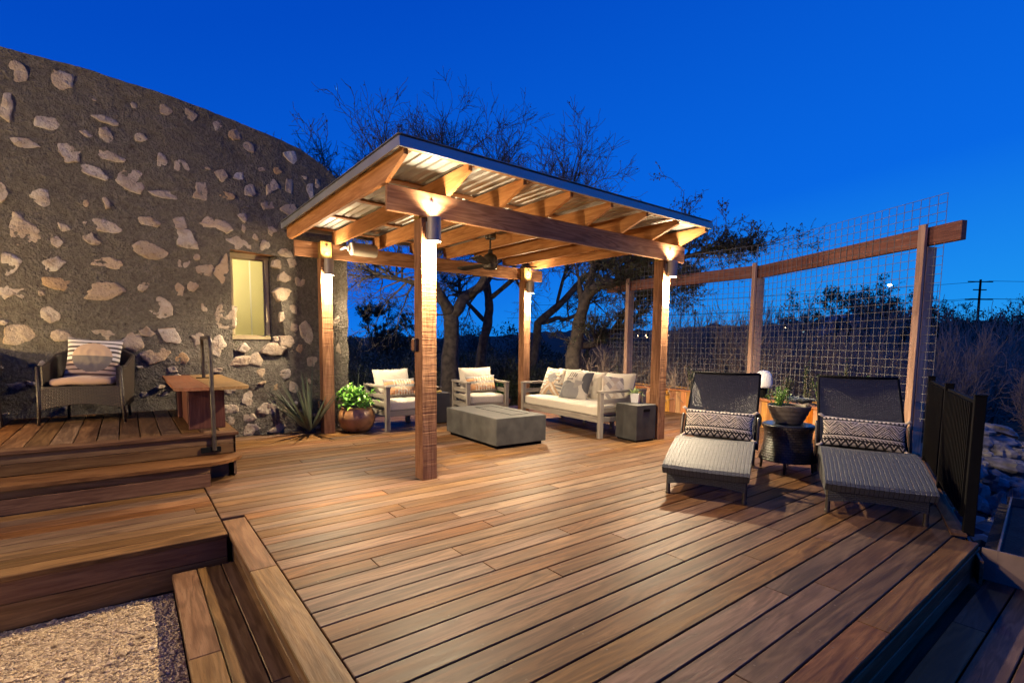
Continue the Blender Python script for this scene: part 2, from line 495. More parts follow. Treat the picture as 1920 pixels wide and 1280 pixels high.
def gravelmat(name, cols, scale=70.0, bs=1.0):
    m, nt, b = newmat(name, .95, 0, .2)
    tc = N(nt, 'ShaderNodeTexCoord')
    v = N(nt, 'ShaderNodeTexVoronoi', i_Scale=scale); nt.links.new(tc.outputs['Object'], v.inputs['Vector'])
    n = N(nt, 'ShaderNodeTexNoise', i_Scale=1.6, i_Detail=4.0); nt.links.new(tc.outputs['Object'], n.inputs['Vector'])
    c = ramp(nt, [(0, cols[0]), (.5, cols[1]), (1, cols[2])], v.outputs['Color'])
    c = mixc(nt, mth(nt, 'MULTIPLY', n.outputs[0], .5), c, cols[1])
    nt.links.new(c, b.inputs['Base Color'])
    bump(nt, b, mth(nt, 'MULTIPLY', v.outputs['Distance'], -1.0), bs, .012)
    return m


M['mortar'] = mortar(); M['stone'] = limestone()
M['gravel'] = gravelmat('tan_crushed_gravel', ((.22, .15, .085), (.42, .31, .185), (.58, .45, .29)))
M['pebble'] = leafmat('loose_pebbles', (.2, .135, .075), (.62, .47, .29), .9, 0)
M['ground'] = gravelmat('scrub_ground', ((.03, .026, .019), (.055, .045, .032), (.09, .075, .055)), 6.0, .5)
M['rock'] = plain('grey_field_stone', (.27, .25, .235), .9, 0, 5.5, .65, .9)
M['blind'] = emis('lit_room_wall', (1.0, .88, .42), .8)
M['blind2'] = emis('lit_room_edge', (1.0, .9, .5), 1.2)
M['lamp'] = emis('warm_led_lens', (1.0, .86, .66), 16.0)
M['town'] = emis('warm_town_light', (1.0, .62, .28), 12.0)
M['town2'] = emis('cool_town_light', (.6, .95, 1.0), 10.0)
# ------------------------------------------------------------------ camera, world, moon
def make_camera():
    yaw, pitch, roll = .9159, .0875, .0105
    cy, sy = math.cos(yaw), math.sin(yaw)
    f = Vector((cy*math.cos(pitch), sy*math.cos(pitch), -math.sin(pitch)))
    r = Vector((sy, -cy, 0)); u = r.cross(f)
    r2 = r*math.cos(roll)+u*math.sin(roll); u2 = u*math.cos(roll)-r*math.sin(roll)
    cam = bpy.data.cameras.new('camera'); o = bpy.data.objects.new('camera', cam); COL.objects.link(o)
    m = Matrix((r2, u2, -f)).transposed().to_4x4(); m.translation = Vector((0, 0, 1.31))
    o.matrix_world = m
    cam.sensor_width = 36; cam.lens = 940.6/1920*36; cam.shift_y = 87.26/1920
    cam.clip_start = .05; cam.clip_end = 3000
    scene.camera = o


make_camera()
MOON = Vector((.80, .27, .95)).normalized()
w = bpy.data.worlds.new('World'); scene.world = w; w.use_nodes = True
nt = w.node_tree; bg = nt.nodes['Background']
sky = N(nt, 'ShaderNodeTexSky', sky_type='NISHITA', sun_disc=False)
sky.sun_elevation = R(-4.0); sky.sun_rotation = R(-120); sky.ozone_density = 6.0
tc = N(nt, 'ShaderNodeTexCoord'); sp = N(nt, 'ShaderNodeSeparateXYZ'); nt.links.new(tc.outputs['Generated'], sp.inputs[0])
az = N(nt, 'ShaderNodeVectorMath', operation='DOT_PRODUCT'); az.inputs[1].default_value = (.243, -.06, -1.0)
nt.links.new(tc.outputs['Generated'], az.inputs[0])
tt = mth(nt, 'MULTIPLY_ADD', az.outputs['Value'], -.75, .25)
dusk = ramp(nt, [(0, (.05, .46, .92)), (.135, (.012, .285, .87)), (.30, (.0024, .138, .77)), (.615, (.0005, .069, .55)), (1, (.0004, .04, .38))], tt)
add = mixc(nt, 1.0, dusk, mixc(nt, .99, sky.outputs[0], (0, 0, 0)), 'ADD')
nt.links.new(add, bg.inputs['Color']); bg.inputs['Strength'].default_value = 1.0

sun = bpy.data.lights.new('moonlight', 'SUN'); sun.energy = .16; sun.angle = R(.6); sun.color = (.62, .8, 1.0)
so = bpy.data.objects.new('moonlight', sun); COL.objects.link(so)
so.rotation_euler = MOON.to_track_quat('Z', 'Y').to_euler()


def nz(p, s=1.0): return noise.noise(Vector(p)*s)


# ------------------------------------------------------------------ ground and gravel
def ground_z(x, y):
    d = math.hypot(x-3, y-4)
    z = -.62
    z -= .5*max(0, min(1, (x-5.0)/1.6))*max(0, min(1, (2.2-y)/.9))*max(0, min(1, (11-x)/2))
    if d > 12: z -= min((d-12)*.05, 1.4)
    return z


mb = MB()
ringsr = [0, 1, 2, 3, 4, 5, 6, 8, 10, 13, 17, 22, 30, 42, 60, 90, 140, 220, 380, 700, 1500]
V = []; F = []
for r_ in ringsr:
    for k in range(48):
        a = 2*math.pi*k/48; x, y = 3+r_*math.cos(a), 4+r_*math.sin(a)
        V.append((x, y, ground_z(x, y)+.05*nz((x, y, 0), .6)*min(1, r_/8)))
for i in range(len(ringsr)-1):
    for k in range(48): F.append((i*48+k, i*48+(k+1) % 48, (i+1)*48+(k+1) % 48, (i+1)*48+k))
mb.add(V, F); tag(mb.build('ground', M['ground'], smooth=True), kind='structure')


def gravel_z(x, y):
    return -.315+.018*nz((x, y, 3), 1.7)+.006*nz((x, y, 9), 7) - .04*max(0, x+.05)


mb = MB()
mb.surf(lambda u, v: (-5+5.17*u, -1.5+5.34*v, gravel_z(-5+5.17*u, -1.5+5.34*v)), 60, 62)
tag(mb.build('gravel_ground', M['gravel'], smooth=True), kind='structure')
mb = MB()
pr = random.Random(5)
for i in range(9000):
    x = pr.uniform(-1.05, .165); y = 3.83-pr.random()**.9*1.75
    s = pr.choice((.004, .005, .006, .007, .009))*pr.uniform(.8, 1.25)
    if pr.random() < .03: s *= pr.uniform(1.6, 2.8)
    z = gravel_z(x, y)+s*.45; a = pr.random()*6.28; q = Matrix.Rotation(a, 3, 'Z') @ Matrix.Rotation(pr.uniform(-.5, .5), 3, 'X')
    P = [Vector(t) for t in ((1.25, 0, 0), (-1.1, .15, 0), (0, 1, .1), (.1, -.9, 0), (.1, 0, .75), (0, 0, -.7))]
    P = [q @ (p*s*pr.uniform(.8, 1.2))+Vector((x, y, z)) for p in P]
    mb.add(P, [(0, 2, 4), (2, 1, 4), (1, 3, 4), (3, 0, 4), (2, 0, 5), (1, 2, 5), (3, 1, 5), (0, 3, 5)])
tag(mb.build('gravel', M['pebble']), kind='stuff')

# ------------------------------------------------------------------ deck
PITCH = .146; Y0 = 1.5526-6*PITCH


def edge_x(y):
    if y < 1.72: return 4.44+(y-.72)*2.97
    return 8.75


br = random.Random(3)


def boards_x(mb, x0, x1, y, wid, z, th, lo=1.3, hi=3.4, mat=0):
    x = x0-br.uniform(0, 1.5); segs = []
    while x < x1:
        L = br.uniform(lo, hi); a, b = max(x, x0), min(x+L, x1)
        if b-a > .08: segs.append((a, b))
        elif segs and b-a > 0: segs[-1] = (segs[-1][0], b)
        x += L
    for a, b in segs:
        mb.box(((a+b)/2, y, z-th/2+br.uniform(-.0008, .0008)), (b-a-.003, wid, th), None, .0035, mat, 0)


mb = MB()
k = 0
while True:
    y = Y0+PITCH*(k+.5); k += 1
    if y > 8.45: break
    x0 = .653 if y < 4.13 else (.503 if y < 5.16 else (.56 if y < 5.45 else .80))
    if y > 7.66: x0 = 2.76
    boards_x(mb, x0, edge_x(y), y, PITCH-.0075, 0.0, .03)
DK = mb
M['plug'] = plain('dowel_plug', (.09, .05, .026), .6)
for k in range(24):
    y = Y0+PITCH*(k+.5); x = .78
    while x < min(edge_x(y), 6.5):
        for dy in (-.045, .045):
            px_, py_ = x+br.uniform(-.006, .006), y+dy+br.uniform(-.003, .003)
            DK.add([(px_+.0055*math.cos(R(60*q)), py_+.0055*math.sin(R(60*q)), .0012) for q in range(6)], [range(6)], None, 1)
        x += .406
tag(DK.build('deck', [M['deck'], M['plug']]), kind='structure')
mb = MB()
yy = 4.12
for L in (1.02, 1.9, 2.4, 1.6):
    mb.box((.5755, yy-L/2, -.015), (.145, L-.003, .031), None, .004, 0, 1); yy -= L
# fascia of the deck: left face, right face and the far return
for z, h in ((-.075, .088), (-.165, .086)):
    mb.box((.535, 2.2, z), (.024, 4.4, h), None, .003, 0, 1)
    mb.box((2.6, .685, z), (3.9, .024, h), None, .003, 0, 0)
mb.box((4.52, .70, -.12), (.5, .02, .16), Matrix.Rotation(.32, 3, 'Z'), .003)
tag(mb.build('deck_border', M['cap']), kind='structure')
mb = MB()   # joists and bearers below, dark gaps
mb.prism([(.55, .70), (4.44, .70), (7.05, 1.60), (8.50, 4.62), (8.5, 8.4), (.55, 8.4)], -.65, -.06)
tag(mb.build('deck_frame', M['riser']), kind='structure')

# landing beside the deck, same level, with two riser boards
mb = MB(); k = 0
for k in range(9):
    y = 3.815+.1495*(k+.5)
    boards_x(mb, -4.5, .496, y, .1425, -.002, .03, 2.0, 4.2)
tag(mb.build('landing', M['deck']), kind='structure')
mb = MB()
mb.box((-2.05, 3.845, -.098), (5.08, .024, .128), None, .003); mb.box((-2.05, 3.846, -.24), (5.08, .024, .148), None, .003)
mb.box((-2.05, 4.6, -.2), (5.0, 1.45, .3), None, 0)
tag(mb.build('landing_riser', M['riser']), kind='structure')

# low step along the left edge of the deck
mb = MB()
for x, L0 in ((.235, 0), (.375, .9), (.497, .4)):
    y = 3.80
    for L in (1.1+L0, 2.0, 2.2):
        mb.box((x, y-L/2, -.205), (.134 if x < .45 else .1, L-.003, .03), None, .004, 0, 1); y -= L
mb.box((.19, 1.5, -.29), (.024, 4.6, .13), None, .003)
tag(mb.build('low_step', M['cap']), kind='structure')

# two steps up to the platform along the stone wall
mb = MB()
for z, h in ((.06, .118), (.155, .062)):
    mb.box((-2.0, 5.18, z), (5.1, .026, h), None, .003)
mb.box((.535, 5.33, .1), (.024, .32, .185), None, .003)
for z, h in ((.272, .092), (.362, .082)):
    mb.box((-1.85, 5.513, z), (5.32, .026, h), None, .003)
    mb.box((.80, 6.55, z), (.024, 2.1, h), None, .003)
mb.box((.80, 6.55, .11), (.024, 2.1, .2), None, .003)
mb.box((-1.85, 6.6, .15), (5.2, 2.1, .46), None, 0)
tag(mb.build('step_riser', M['riser']), kind='structure')
mb = MB()
poly = [(-4.5, 5.135), (.5, 5.135)]
for k in range(1, 10):
    a = -math.pi/2+k/9*math.pi/2
    poly.append((.5+.36*math.cos(a), 5.135+.35+.35*math.sin(a)))
poly += [(.84, 5.5), (-4.5, 5.5)]
n = len(poly)
V = [(x, y, .192) for x, y in poly]+[(x, y, .222) for x, y in poly]
mb.add(V, [list(range(n))[::-1], list(range(n, 2*n))]+[(i, (i+1) % n, n+(i+1) % n, n+i) for i in range(n)], [(x+3, y, z) for x, y, z in V])
tag(mb.build('step_tread', M['cap']), kind='structure')
mb = MB()
mb.box((-1.85, 5.548, .415), (5.37, .158, .03), None, .004)
x = .83
mb.box((.765, 6.67, .4148), (.14, 2.08, .03), None, .004, 0, 1)
x = .69
while x > -4.4:
    mb.box((x-.0775, 6.67, .4145), (.147, 2.08, .03), None, .0035, 0, 1); x -= .1555
tag(mb.build('platform', M['deck']), kind='structure')

# lower walkway on the right
mb = MB()
for y, wv in ((.548, .14), (.40, .14), (.252, .14), (.104, .14), (-.044, .14), (-.19, .14)):
    boards_x(mb, -.5, 4.42, y, wv, -.2, .03, 1.6, 3.2)
tag(mb.build('lower_walkway', M['deck']), kind='structure')
mb = MB(); mb.box((2.0, .2, -.42), (4.8, 1.0, .34)); tag(mb.build('walkway_frame', M['riser']), kind='structure')

# far wooded hills and the sky-line
mb = MB()
V = []; F = []
NA = 420
for i in range(NA+1):
    a = R(-25)+R(150)*i/NA
    for j, (D, hh) in enumerate(((150, -3), (190, 6), (240, 11), (330, 13), (500, -5))):
        x, y = D*math.cos(a), D*math.sin(a)
        e = .62+.38*math.sin(a*3+.6)+.12*nz((a*9, j, 0))
        bump_ = nz((x*.06, y*.06, 1))*1.6+nz((x*.25, y*.25, 2))*1.5
        V.append((x, y, hh*max(.35, e)+(bump_ if j in (1, 2, 3) else 0)))
for i in range(NA):
    for j in range(4): F.append((i*5+j, i*5+j+1, i*5+j+6, i*5+j+5))
mb.add(V, F); tag(mb.build('hills', M['hill'], smooth=True), kind='structure')
# ------------------------------------------------------------------ stone building
def top_z(x):
    P = [(-8, 3.9), (-5, 4.15), (-3, 4.29), (-1.5, 4.355), (-.25, 4.37), (.53, 4.30), (1.2, 4.21), (1.7, 4.115), (2.08, 4.035), (2.42, 3.86), (2.6, 3.72), (2.75, 3.5)]
    for (a, za), (b, zb) in zip(P, P[1:]):
        if x <= b: return za+(zb-za)*max(0, (x-a)/(b-a))
    return 3.5


def wall_off(x, z):
    """how far the face bulges towards the deck (negative y)"""
    d = .030*nz((x*1.1, z*1.1, 0))+.014*nz((x*5, z*5, 4))+.009*nz((x*14, z*14, 8))+.007*nz((x*31, z*31, 2))
    return d+.05*max(0, .55-z)


OPEN = [(1.15, 1.0), (1.88, .97), (1.80, 1.5), (1.765, 2.0), (1.755, 2.50), (1.15, 2.53)]


def in_open(x, z):
    c = False; n = len(OPEN)
    for i in range(n):
        (x1, z1), (x2, z2) = OPEN[i], OPEN[(i+1) % n]
        if (z1 > z) != (z2 > z) and x < (x2-x1)*(z-z1)/(z2-z1)+x1: c = not c
    return c


def snap_open(x, z):
    best = None
    n = len(OPEN)
    for i in range(n):
        a, b = Vector(OPEN[i]), Vector(OPEN[(i+1) % n]); d = b-a
        t = max(0, min(1, (Vector((x, z))-a).dot(d)/d.dot(d))); q = a+d*t
        e = (q-Vector((x, z))).length
        if best is None or e < best[0]: best = (e, q.x, q.y)
    return best[1], best[2]


house = thing('stone_building', 'old rubble stone building with arched top and a small lit window beside the deck', 'building', (0, 7.7, -.3))
mb = MB()
xs = [-8, -6.5, -5, -4, -3.2, -2.5, -2, -1.7]; x = -1.5
while x < 2.70: xs.append(x); x += .034
xs.append(2.72)
zs = []; z = -.4
while z < 4.45: zs.append(z); z += .034
W = len(xs); keep = []
cell = {}
for j in range(len(zs)-1):
    for i in range(W-1):
        cx, cz = (xs[i]+xs[i+1])/2, (zs[j]+zs[j+1])/2
        if cz < top_z(cx) and not in_open(cx, cz): cell[(i, j)] = 1
vid = {}; V = []


def vert(i, j):
    if (i, j) in vid: return vid[(i, j)]
    x, z = xs[i], zs[j]
    nb = [(i-1, j-1), (i, j-1), (i-1, j), (i, j)]
    miss = [q for q in nb if q not in cell and 0 <= q[0] < W-1 and q[1] >= 0]
    if miss:
        if any(in_open((xs[a]+xs[a+1])/2, (zs[b]+zs[b+1])/2) for a, b in miss if b < len(zs)-1): x, z = snap_open(x, z)
        else: z = top_z(x)+.006*nz((x*9, 0, 0))
    vid[(i, j)] = len(V); V.append((x + (.018*nz((z*4, 1, 2)) if i == W-1 else 0), 7.7-wall_off(x, z), z)); return vid[(i, j)]


F = []
for (i, j) in cell: F.append((vert(i, j), vert(i+1, j), vert(i+1, j+1), vert(i, j+1)))
mb.add(V, F)
# reveal of the window opening
FR = [(1.16, 1.335), (1.652, 1.335), (1.652, 1.62), (1.652, 2.1), (1.652, 2.515), (1.16, 2.515)]
n = len(OPEN)
for i in range(n):
    a0, b0, a1, b1 = OPEN[i], OPEN[(i+1) % n], FR[i], FR[(i+1) % n]
    NU, NV = 14, 8

    def fn(u, v):
        ox, oz = a0[0]+(b0[0]-a0[0])*u, a0[1]+(b0[1]-a0[1])*u
        ix, iz = a1[0]+(b1[0]-a1[0])*u, a1[1]+(b1[1]-a1[1])*u
        x, z = ox+(ix-ox)*v, oz+(iz-oz)*v
        y = 7.7-wall_off(ox, oz)*(1-v)+.20*v
        k = math.sin(math.pi*v)*math.sin(math.pi*u)
        return (x+.018*k*nz((y*9, z*9, 1)), y, z+(.05*k*(nz((x*7, y*7, 3))+.25)))
    mb.surf(fn, NU, NV)
# shell behind: roof, right side
prof = [x for x in xs if x <= 2.72]
V = [(x, 7.7-wall_off(x, top_z(x)), top_z(x)+.006*nz((x*9, 0, 0))) for x in prof]+[(x, 12.5, top_z(x)*.96) for x in prof]
n = len(prof)
mb.add(V, [(i, i+1, n+i+1, n+i) for i in range(n-1)])
zz = [-.4+k*.1 for k in range(int((top_z(2.72)+.4)/.1)+1)]+[top_z(2.72)]
V = [(2.72+.018*nz((z*4, 1, 2)), 7.7-wall_off(2.72, z), z) for z in zz]+[(2.70, 12.5, z) for z in zz]
n = len(zz)
mb.add(V, [(i, i+1, n+i+1, n+i) for i in range(n-1)])
# stones bedded in the face
sr = random.Random(21)


def stone(x, z, w, h, y=None, off=0.0):
    n = sr.randint(5, 8); rot = sr.uniform(-.35, .35); K = n*5; RN = 6
    ang = [2*math.pi*(i+sr.uniform(-.32, .32))/n for i in range(n)]
    key = [1.06+sr.uniform(-.34, .2) for _ in range(n)]
    if sr.random() < .45: key[sr.randrange(n)] *= sr.uniform(.5, .72)
    P2 = [(.5*w*r_*math.cos(a), .5*h*r_*math.sin(a)) for r_, a in zip(key, ang)]
    seed = sr.random()*90; hh = sr.uniform(.003, .012)+off; tx, tz = sr.uniform(-.07, .07), sr.uniform(-.07, .07)
    V = []; F = []; base = wall_off(x, z); sz = min(w, h)
    for q in range(RN+1):
        t = q/RN
        for k in range(K):
            i, f = k//5, (k % 5)/5
            ax, az = P2[i]; bx, bz = P2[(i+1) % n]
            rd = 1+.09*nz((seed, 2.2*k/5, 0))-.05*(1 if f == 0 else 0)
            px, pz = (ax+(bx-ax)*f)*t*rd+.05*sz*t*nz((seed, k*.9, 4)), (az+(bz-az)*f)*t*rd+.05*sz*t*nz((seed, k*.9, 9))
            px, pz = px*math.cos(rot)-pz*math.sin(rot), px*math.sin(rot)+pz*math.cos(rot)
            yy = hh*(1-.25*t**3)+tx*px+tz*pz+.011*nz((px*9+seed, pz*9, 0))+.006*nz((px*30+seed, pz*30, 0))-.05*t**14
            V.append((x+px, 7.7-base-yy-.002, z+pz))
    for q in range(RN):
        for k in range(K):
            a, b = q*K+k, q*K+(k+1) % K
            F.append((a, b, b+K, a+K) if q else (a, b+K, a+K))
    mb.add(V, F, None, 1)


STONES = [(-0.79,4.16,0.18,0.24),(-0.43,4.16,0.19,0.2),(-0.89,3.78,0.13,0.28),(-0.56,3.69,0.25,0.16),(-0.08,3.85,0.19,0.09),(-0.06,3.67,0.14,0.17),(-0.25,3.65,0.11,0.06),(0.26,3.73,0.14,0.11),(0.5,4.13,0.14,0.11),(0.77,4.13,0.15,0.15),(1.06,4.09,0.11,0.13),(1.26,4.02,0.15,0.11),(1.43,3.91,0.14,0.15),(1.95,3.9,0.17,0.16),(-0.79,3.42,0.21,0.14),(-0.41,3.4,0.19,0.18),(-0.03,3.45,0.27,0.12),(-0.2,3.23,0.22,0.11),(0.14,3.23,0.24,0.27),(0.47,3.1,0.25,0.1),(0.44,3.51,0.11,0.14),(0.66,3.47,0.15,0.15),(1.08,3.47,0.14,0.15),(1.29,3.5,0.11,0.15),(0.84,3.21,0.2,0.22),(1.14,3.21,0.21,0.11),(1.43,3.33,0.14,0.18),(1.7,3.44,0.21,0.22),(1.93,3.49,0.1,0.23),(-0.68,2.86,0.17,0.18),(-0.29,2.86,0.05,0.09),(-0.11,2.9,0.07,0.12),(-0.99,2.86,0.1,0.2),(-0.82,2.48,0.28,0.34),(-0.51,2.56,0.11,0.1),(-0.58,2.4,0.11,0.1),(-0.26,2.47,0.13,0.11),(-0.16,2.64,0.29,0.12),(0.29,2.75,0.18,0.11),(0.6,2.79,0.13,0.18),(0.67,2.58,0.2,0.26),(1.0,2.83,0.31,0.16),(1.32,2.97,0.11,0.11),(1.68,2.84,0.11,0.11),(1.47,2.72,0.08,0.08),(0.29,2.42,0.29,0.18),(1.27,2.62,0.26,0.14),(1.59,2.61,0.16,0.16),(-0.12,2.2,0.28,0.15),(0.62,2.29,0.15,0.16),(0.86,2.22,0.2,0.15),(1.05,2.25,0.21,0.33),(1.85,2.56,0.19,0.12),(-0.96,2.12,0.17,0.28),(-0.62,2.12,0.21,0.19),(-0.57,1.94,0.25,0.14),(-0.95,1.83,0.2,0.18),(-0.73,1.82,0.06,0.06),(-0.14,1.87,0.39,0.21),(0.21,1.97,0.13,0.15),(0.57,1.94,0.09,0.18),(0.71,2.01,0.1,0.12),(1.73,2.39,0.16,0.13),(1.93,2.43,0.14,0.12),(1.82,2.22,0.15,0.12),(2.03,2.17,0.14,0.18),(1.79,1.99,0.22,0.18),(2.21,3.47,0.09,0.21),(2.13,3.64,0.09,0.06),(2.3,3.58,0.09,0.12),(1.91,3.17,0.18,0.16),(1.64,3.18,0.16,0.11),(1.77,3.67,0.11,0.1),(1.58,3.65,0.09,0.06),(0.2,4.09,0.05,0.07),(-0.16,4.05,0.05,0.03),(0.94,3.52,0.07,0.04),(0.77,2.38,0.07,0.08),(1.33,2.82,0.05,0.11),(-0.67,1.59,0.17,0.17),(0.37,1.71,0.26,0.22),(0.84,1.76,0.08,0.16),(1.07,1.61,0.2,0.35),(-0.59,1.34,0.17,0.14),(-0.91,1.34,0.3,0.21),(-1.04,1.49,0.08,0.09),(-0.18,1.36,0.23,0.15),(0.1,1.3,0.19,0.2),(0.22,1.41,0.13,0.13),(0.47,1.36,0.26,0.24),(0.75,1.33,0.15,0.16),(0.98,1.25,0.17,0.24),(0.26,1.11,0.28,0.17),(0.55,1.08,0.17,0.16),(1.23,1.04,0.23,0.13),(1.43,1.05,0.2,0.16),(0.46,0.94,0.13,0.07),(0.96,0.92,0.12,0.08),(-0.76,0.96,0.09,0.19),(-1.01,0.82,0.2,0.14),(1.51,0.87,0.13,0.1),(1.8,0.85,0.17,0.13),(1.08,0.64,0.15,0.11),(1.34,0.51,0.2,0.17),(1.1,0.39,0.17,0.14),(1.32,0.25,0.16,0.13),(1.57,0.35,0.3,0.18),(1.33,0.08,0.21,0.15),(1.66,0.66,0.11,0.1),(1.91,0.65,0.11,0.15),(1.08,0.24,0.1,0.14),(0.15,0.64,0.08,0.06),(0.34,0.63,0.13,0.07),(1.28,1.21,0.13,0.11),(1.64,1.19,0.3,0.16),(1.84,1.3,0.17,0.18),(2.01,1.21,0.14,0.12),(1.78,1.64,0.08,0.16),(1.94,1.79,0.11,0.15),(1.93,1.51,0.1,0.13),(2.12,1.44,0.15,0.27),(2.18,1.02,0.22,0.14),(1.69,1.35,0.07,0.07),(1.67,0.07,0.22,0.12),(2.55,1.65,0.09,0.19),(2.49,1.37,0.08,0.16),(2.56,1.21,0.08,0.19),(2.45,0.93,0.12,0.16)]
for x, z, w_, h_ in STONES:
    if x < 2.66: stone(x, z, w_*1.38, h_*1.36)
for _ in range(46):   # rubble courses near the ground and smaller chips
    x, z = sr.uniform(-1.4, 2.6), sr.uniform(.0, .75)
    if x < .85: z = sr.uniform(.45, 1.0)
    if all(abs(x-q[0]) > .5*q[2]+.05 or abs(z-q[1]) > .5*q[3]+.04 for q in STONES): stone(x, z, sr.uniform(.05, .13), sr.uniform(.04, .09), off=.02)
for _ in range(70):
    x, z = sr.uniform(-8, -1.15), sr.uniform(.3, 3.9)
    stone(x, z, sr.uniform(.1, .3), sr.uniform(.08, .24))
for x, z, w_, h_ in ((1.32, 1.10, .25, .1), (1.55, 1.06, .22, .09)): pass
mb.build('wall', [M['mortar'], M['stone']], house, smooth=True, auto=50)
# window: frame, glass, lintel board, lit room beyond
wf = MB(); WY = 7.90
for c, s_ in (((1.405, WY, 2.485), (.52, .05, .07)), ((1.405, WY, 1.355), (.52, .05, .05)), ((1.63, WY, 1.92), (.05, .05, 1.06)), ((1.18, WY, 1.92), (.05, .05, 1.06))):
    wf.box(c, s_, None, .006)
for c, s_ in (((1.405, WY+.022, 2.442), (.40, .03, .016)), ((1.405, WY+.022, 1.388), (.40, .03, .016)), ((1.596, WY+.022, 1.915), (.016, .03, 1.038))):
    wf.box(c, s_, None, .003)
win = wf.build('window', M['frame'], house)
mb = MB(); mb.box((1.40, WY+.05, 1.915), (.40, .006, 1.04))
gm, gnt, gb = newmat('window_glass', .02); gb.inputs['Transmission Weight'].default_value = 1.0; gb.inputs['IOR'].default_value = 1.1
mb.build('pane', gm, win)
M['room'] = plain('cream_plaster', (.72, .66, .42), .8, 0, 2.5, .06)
mb = MB()
for c, s_ in (((1.45, 9.4, 1.6), (2.4, .04, 2.6)), ((2.6, 8.72, 1.6), (.04, 1.32, 2.6)), ((.3, 8.72, 1.6), (.04, 1.32, 2.6)), ((1.45, 8.72, 2.85), (2.26, 1.32, .04)), ((1.45, 8.72, .3), (2.26, 1.32, .04))): mb.box(c, s_)
mb.build('room_wall', M['room'], win)
mb = MB(); mb.box((1.60, 8.9, 1.6), (.018, .012, 2.3)); mb.box((1.98, 9.36, 1.6), (.07, .03, 2.3)); mb.build('door_trim', M['white'], win)
rl = bpy.data.lights.new('room_lamp', 'POINT'); rl.energy = 75; rl.color = (1.0, .84, .48); rl.shadow_soft_size = .12
ro = bpy.data.objects.new('room_lamp', rl); COL.objects.link(ro); ro.location = (.9, 8.6, 2.5)
mb = MB(); mb.box((1.43, 7.81, 2.53), (.62, .2, .03), Matrix.Rotation(.03, 3, 'Y'), .008); mb.build('lintel', M['beam'], house)

# ------------------------------------------------------------------ pergola
AX, AY, BX, CY, S = 2.193, 4.242, 5.823, 7.244, .1555
pg = thing('pergola', 'cedar post and beam pergola with corrugated metal roof over the lounge seating', 'pergola', (4.0, 5.8, 0))
POSTS = [(AX, AY, 0), (BX, AY, 0), (AX, CY, 1), (BX, CY, 1)]
for x, y, back in POSTS:
    mb = MB()
    zt = 2.475 if back else 2.455
    mb.box((x+S/2, y+S/2, zt/2), (S, S, zt), None, .004, 0, 2)
    if back: mb.box((x+S/2, y+.055, (zt+2.70)/2), (S, .11, 2.70-zt), None, .003, 0, 2)
    else: mb.box((x+S/2, y+S/2+.025, (zt+2.66)/2), (S, S-.06, 2.66-zt), None, .003, 0, 2)
    po = mb.build('post', M['post'], pg)
    mb = MB()
    yb = y-.003 if back else 4.208
    for dz in ((2.545, 2.645) if back else (2.60, 2.50)):
        mb = MB()
        mb.T = Matrix.Translation((x+S/2+(.0 if dz < 2.6 else .01), yb, dz)) @ Matrix.Rotation(R(90), 4, 'X')
        mb.lathe([(.017, -.004), (.017, .003), (.009, .004), (.009, .011), (.0, .013)], n=10)
        mb.build('bolt', M['steel'], po, smooth=True, auto=40)
mb = MB(); mb.box((4.05, 4.232, 2.568), (4.40, .042, .22), None, .004); mb.build('beam', M['beam'], pg)
mb = MB(); mb.box((4.12, 7.385, 2.592), (4.47, .042, .21), None, .004); mb.build('beam', M['beam'], pg)
for i in range(8):
    x = 1.845+i*.6135
    mb = MB()
    pf = [(3.83, 2.872), (3.83, 2.815), (4.21, 2.682), (7.37, 2.70), (7.50, 2.755), (7.50, 2.88)]
    n = len(pf); V = [(x-.02, y, z) for y, z in pf]+[(x+.02, y, z) for y, z in pf]
    o = rnd.random()*30
    G = [(y+o, z+o, q[0]) for q in V for y, z in ((q[1], q[2]),)]
    mb.add(V, [list(range(n)), list(range(n, 2*n))[::-1]]+[(i_, n+i_, n+(i_+1) % n, (i_+1) % n) for i_ in range(n)], G)
    mb.build('rafter', M['rafter'], pg)
for y in (3.86, 4.75, 5.65, 6.55, 7.42):
    mb = MB(); mb.box((3.99, y, 2.876+.0025*(y-3.8)+.0105), (4.36, .085, .019), None, .002); mb.build('purlin', M['rafter'], pg)
# corrugated sheet
mb = MB()
xs_ = []; x = 1.80
while x < 6.17:
    for dx, dz in ((0, 0), (.03, .0), (.04, .016), (.055, .016), (.065, 0)): xs_.append((x+dx, dz))
    x += .1
V = []; ys_ = [3.80, 5.0, 6.2, 7.54]
for y in ys_:
    for a, dz in xs_: V.append((a, y, 2.90+.0025*(y-3.8)+dz))
K = len(xs_)
mb.add(V, [(j*K+i, j*K+i+1, (j+1)*K+i+1, (j+1)*K+i) for j in range(len(ys_)-1) for i in range(K-1)])
mb.build('roof_sheet', M['metalroof'], pg)
mb = MB()
mb.box((3.985, 3.785, 2.886), (4.44, .02, .078), None, .002); mb.box((3.985, 7.555, 2.896), (4.44, .02, .078), None, .002)
mb.box((1.775, 5.67, 2.891), (.02, 3.748, .078), None, .002, 0, 1); mb.box((6.195, 5.67, 2.891), (.02, 3.748, .078), None, .002, 0, 1)
mb.box((3.985, 5.67, 2.9415), (4.46, 3.80, .004))
mb.build('roof_trim', M['trim'], pg)

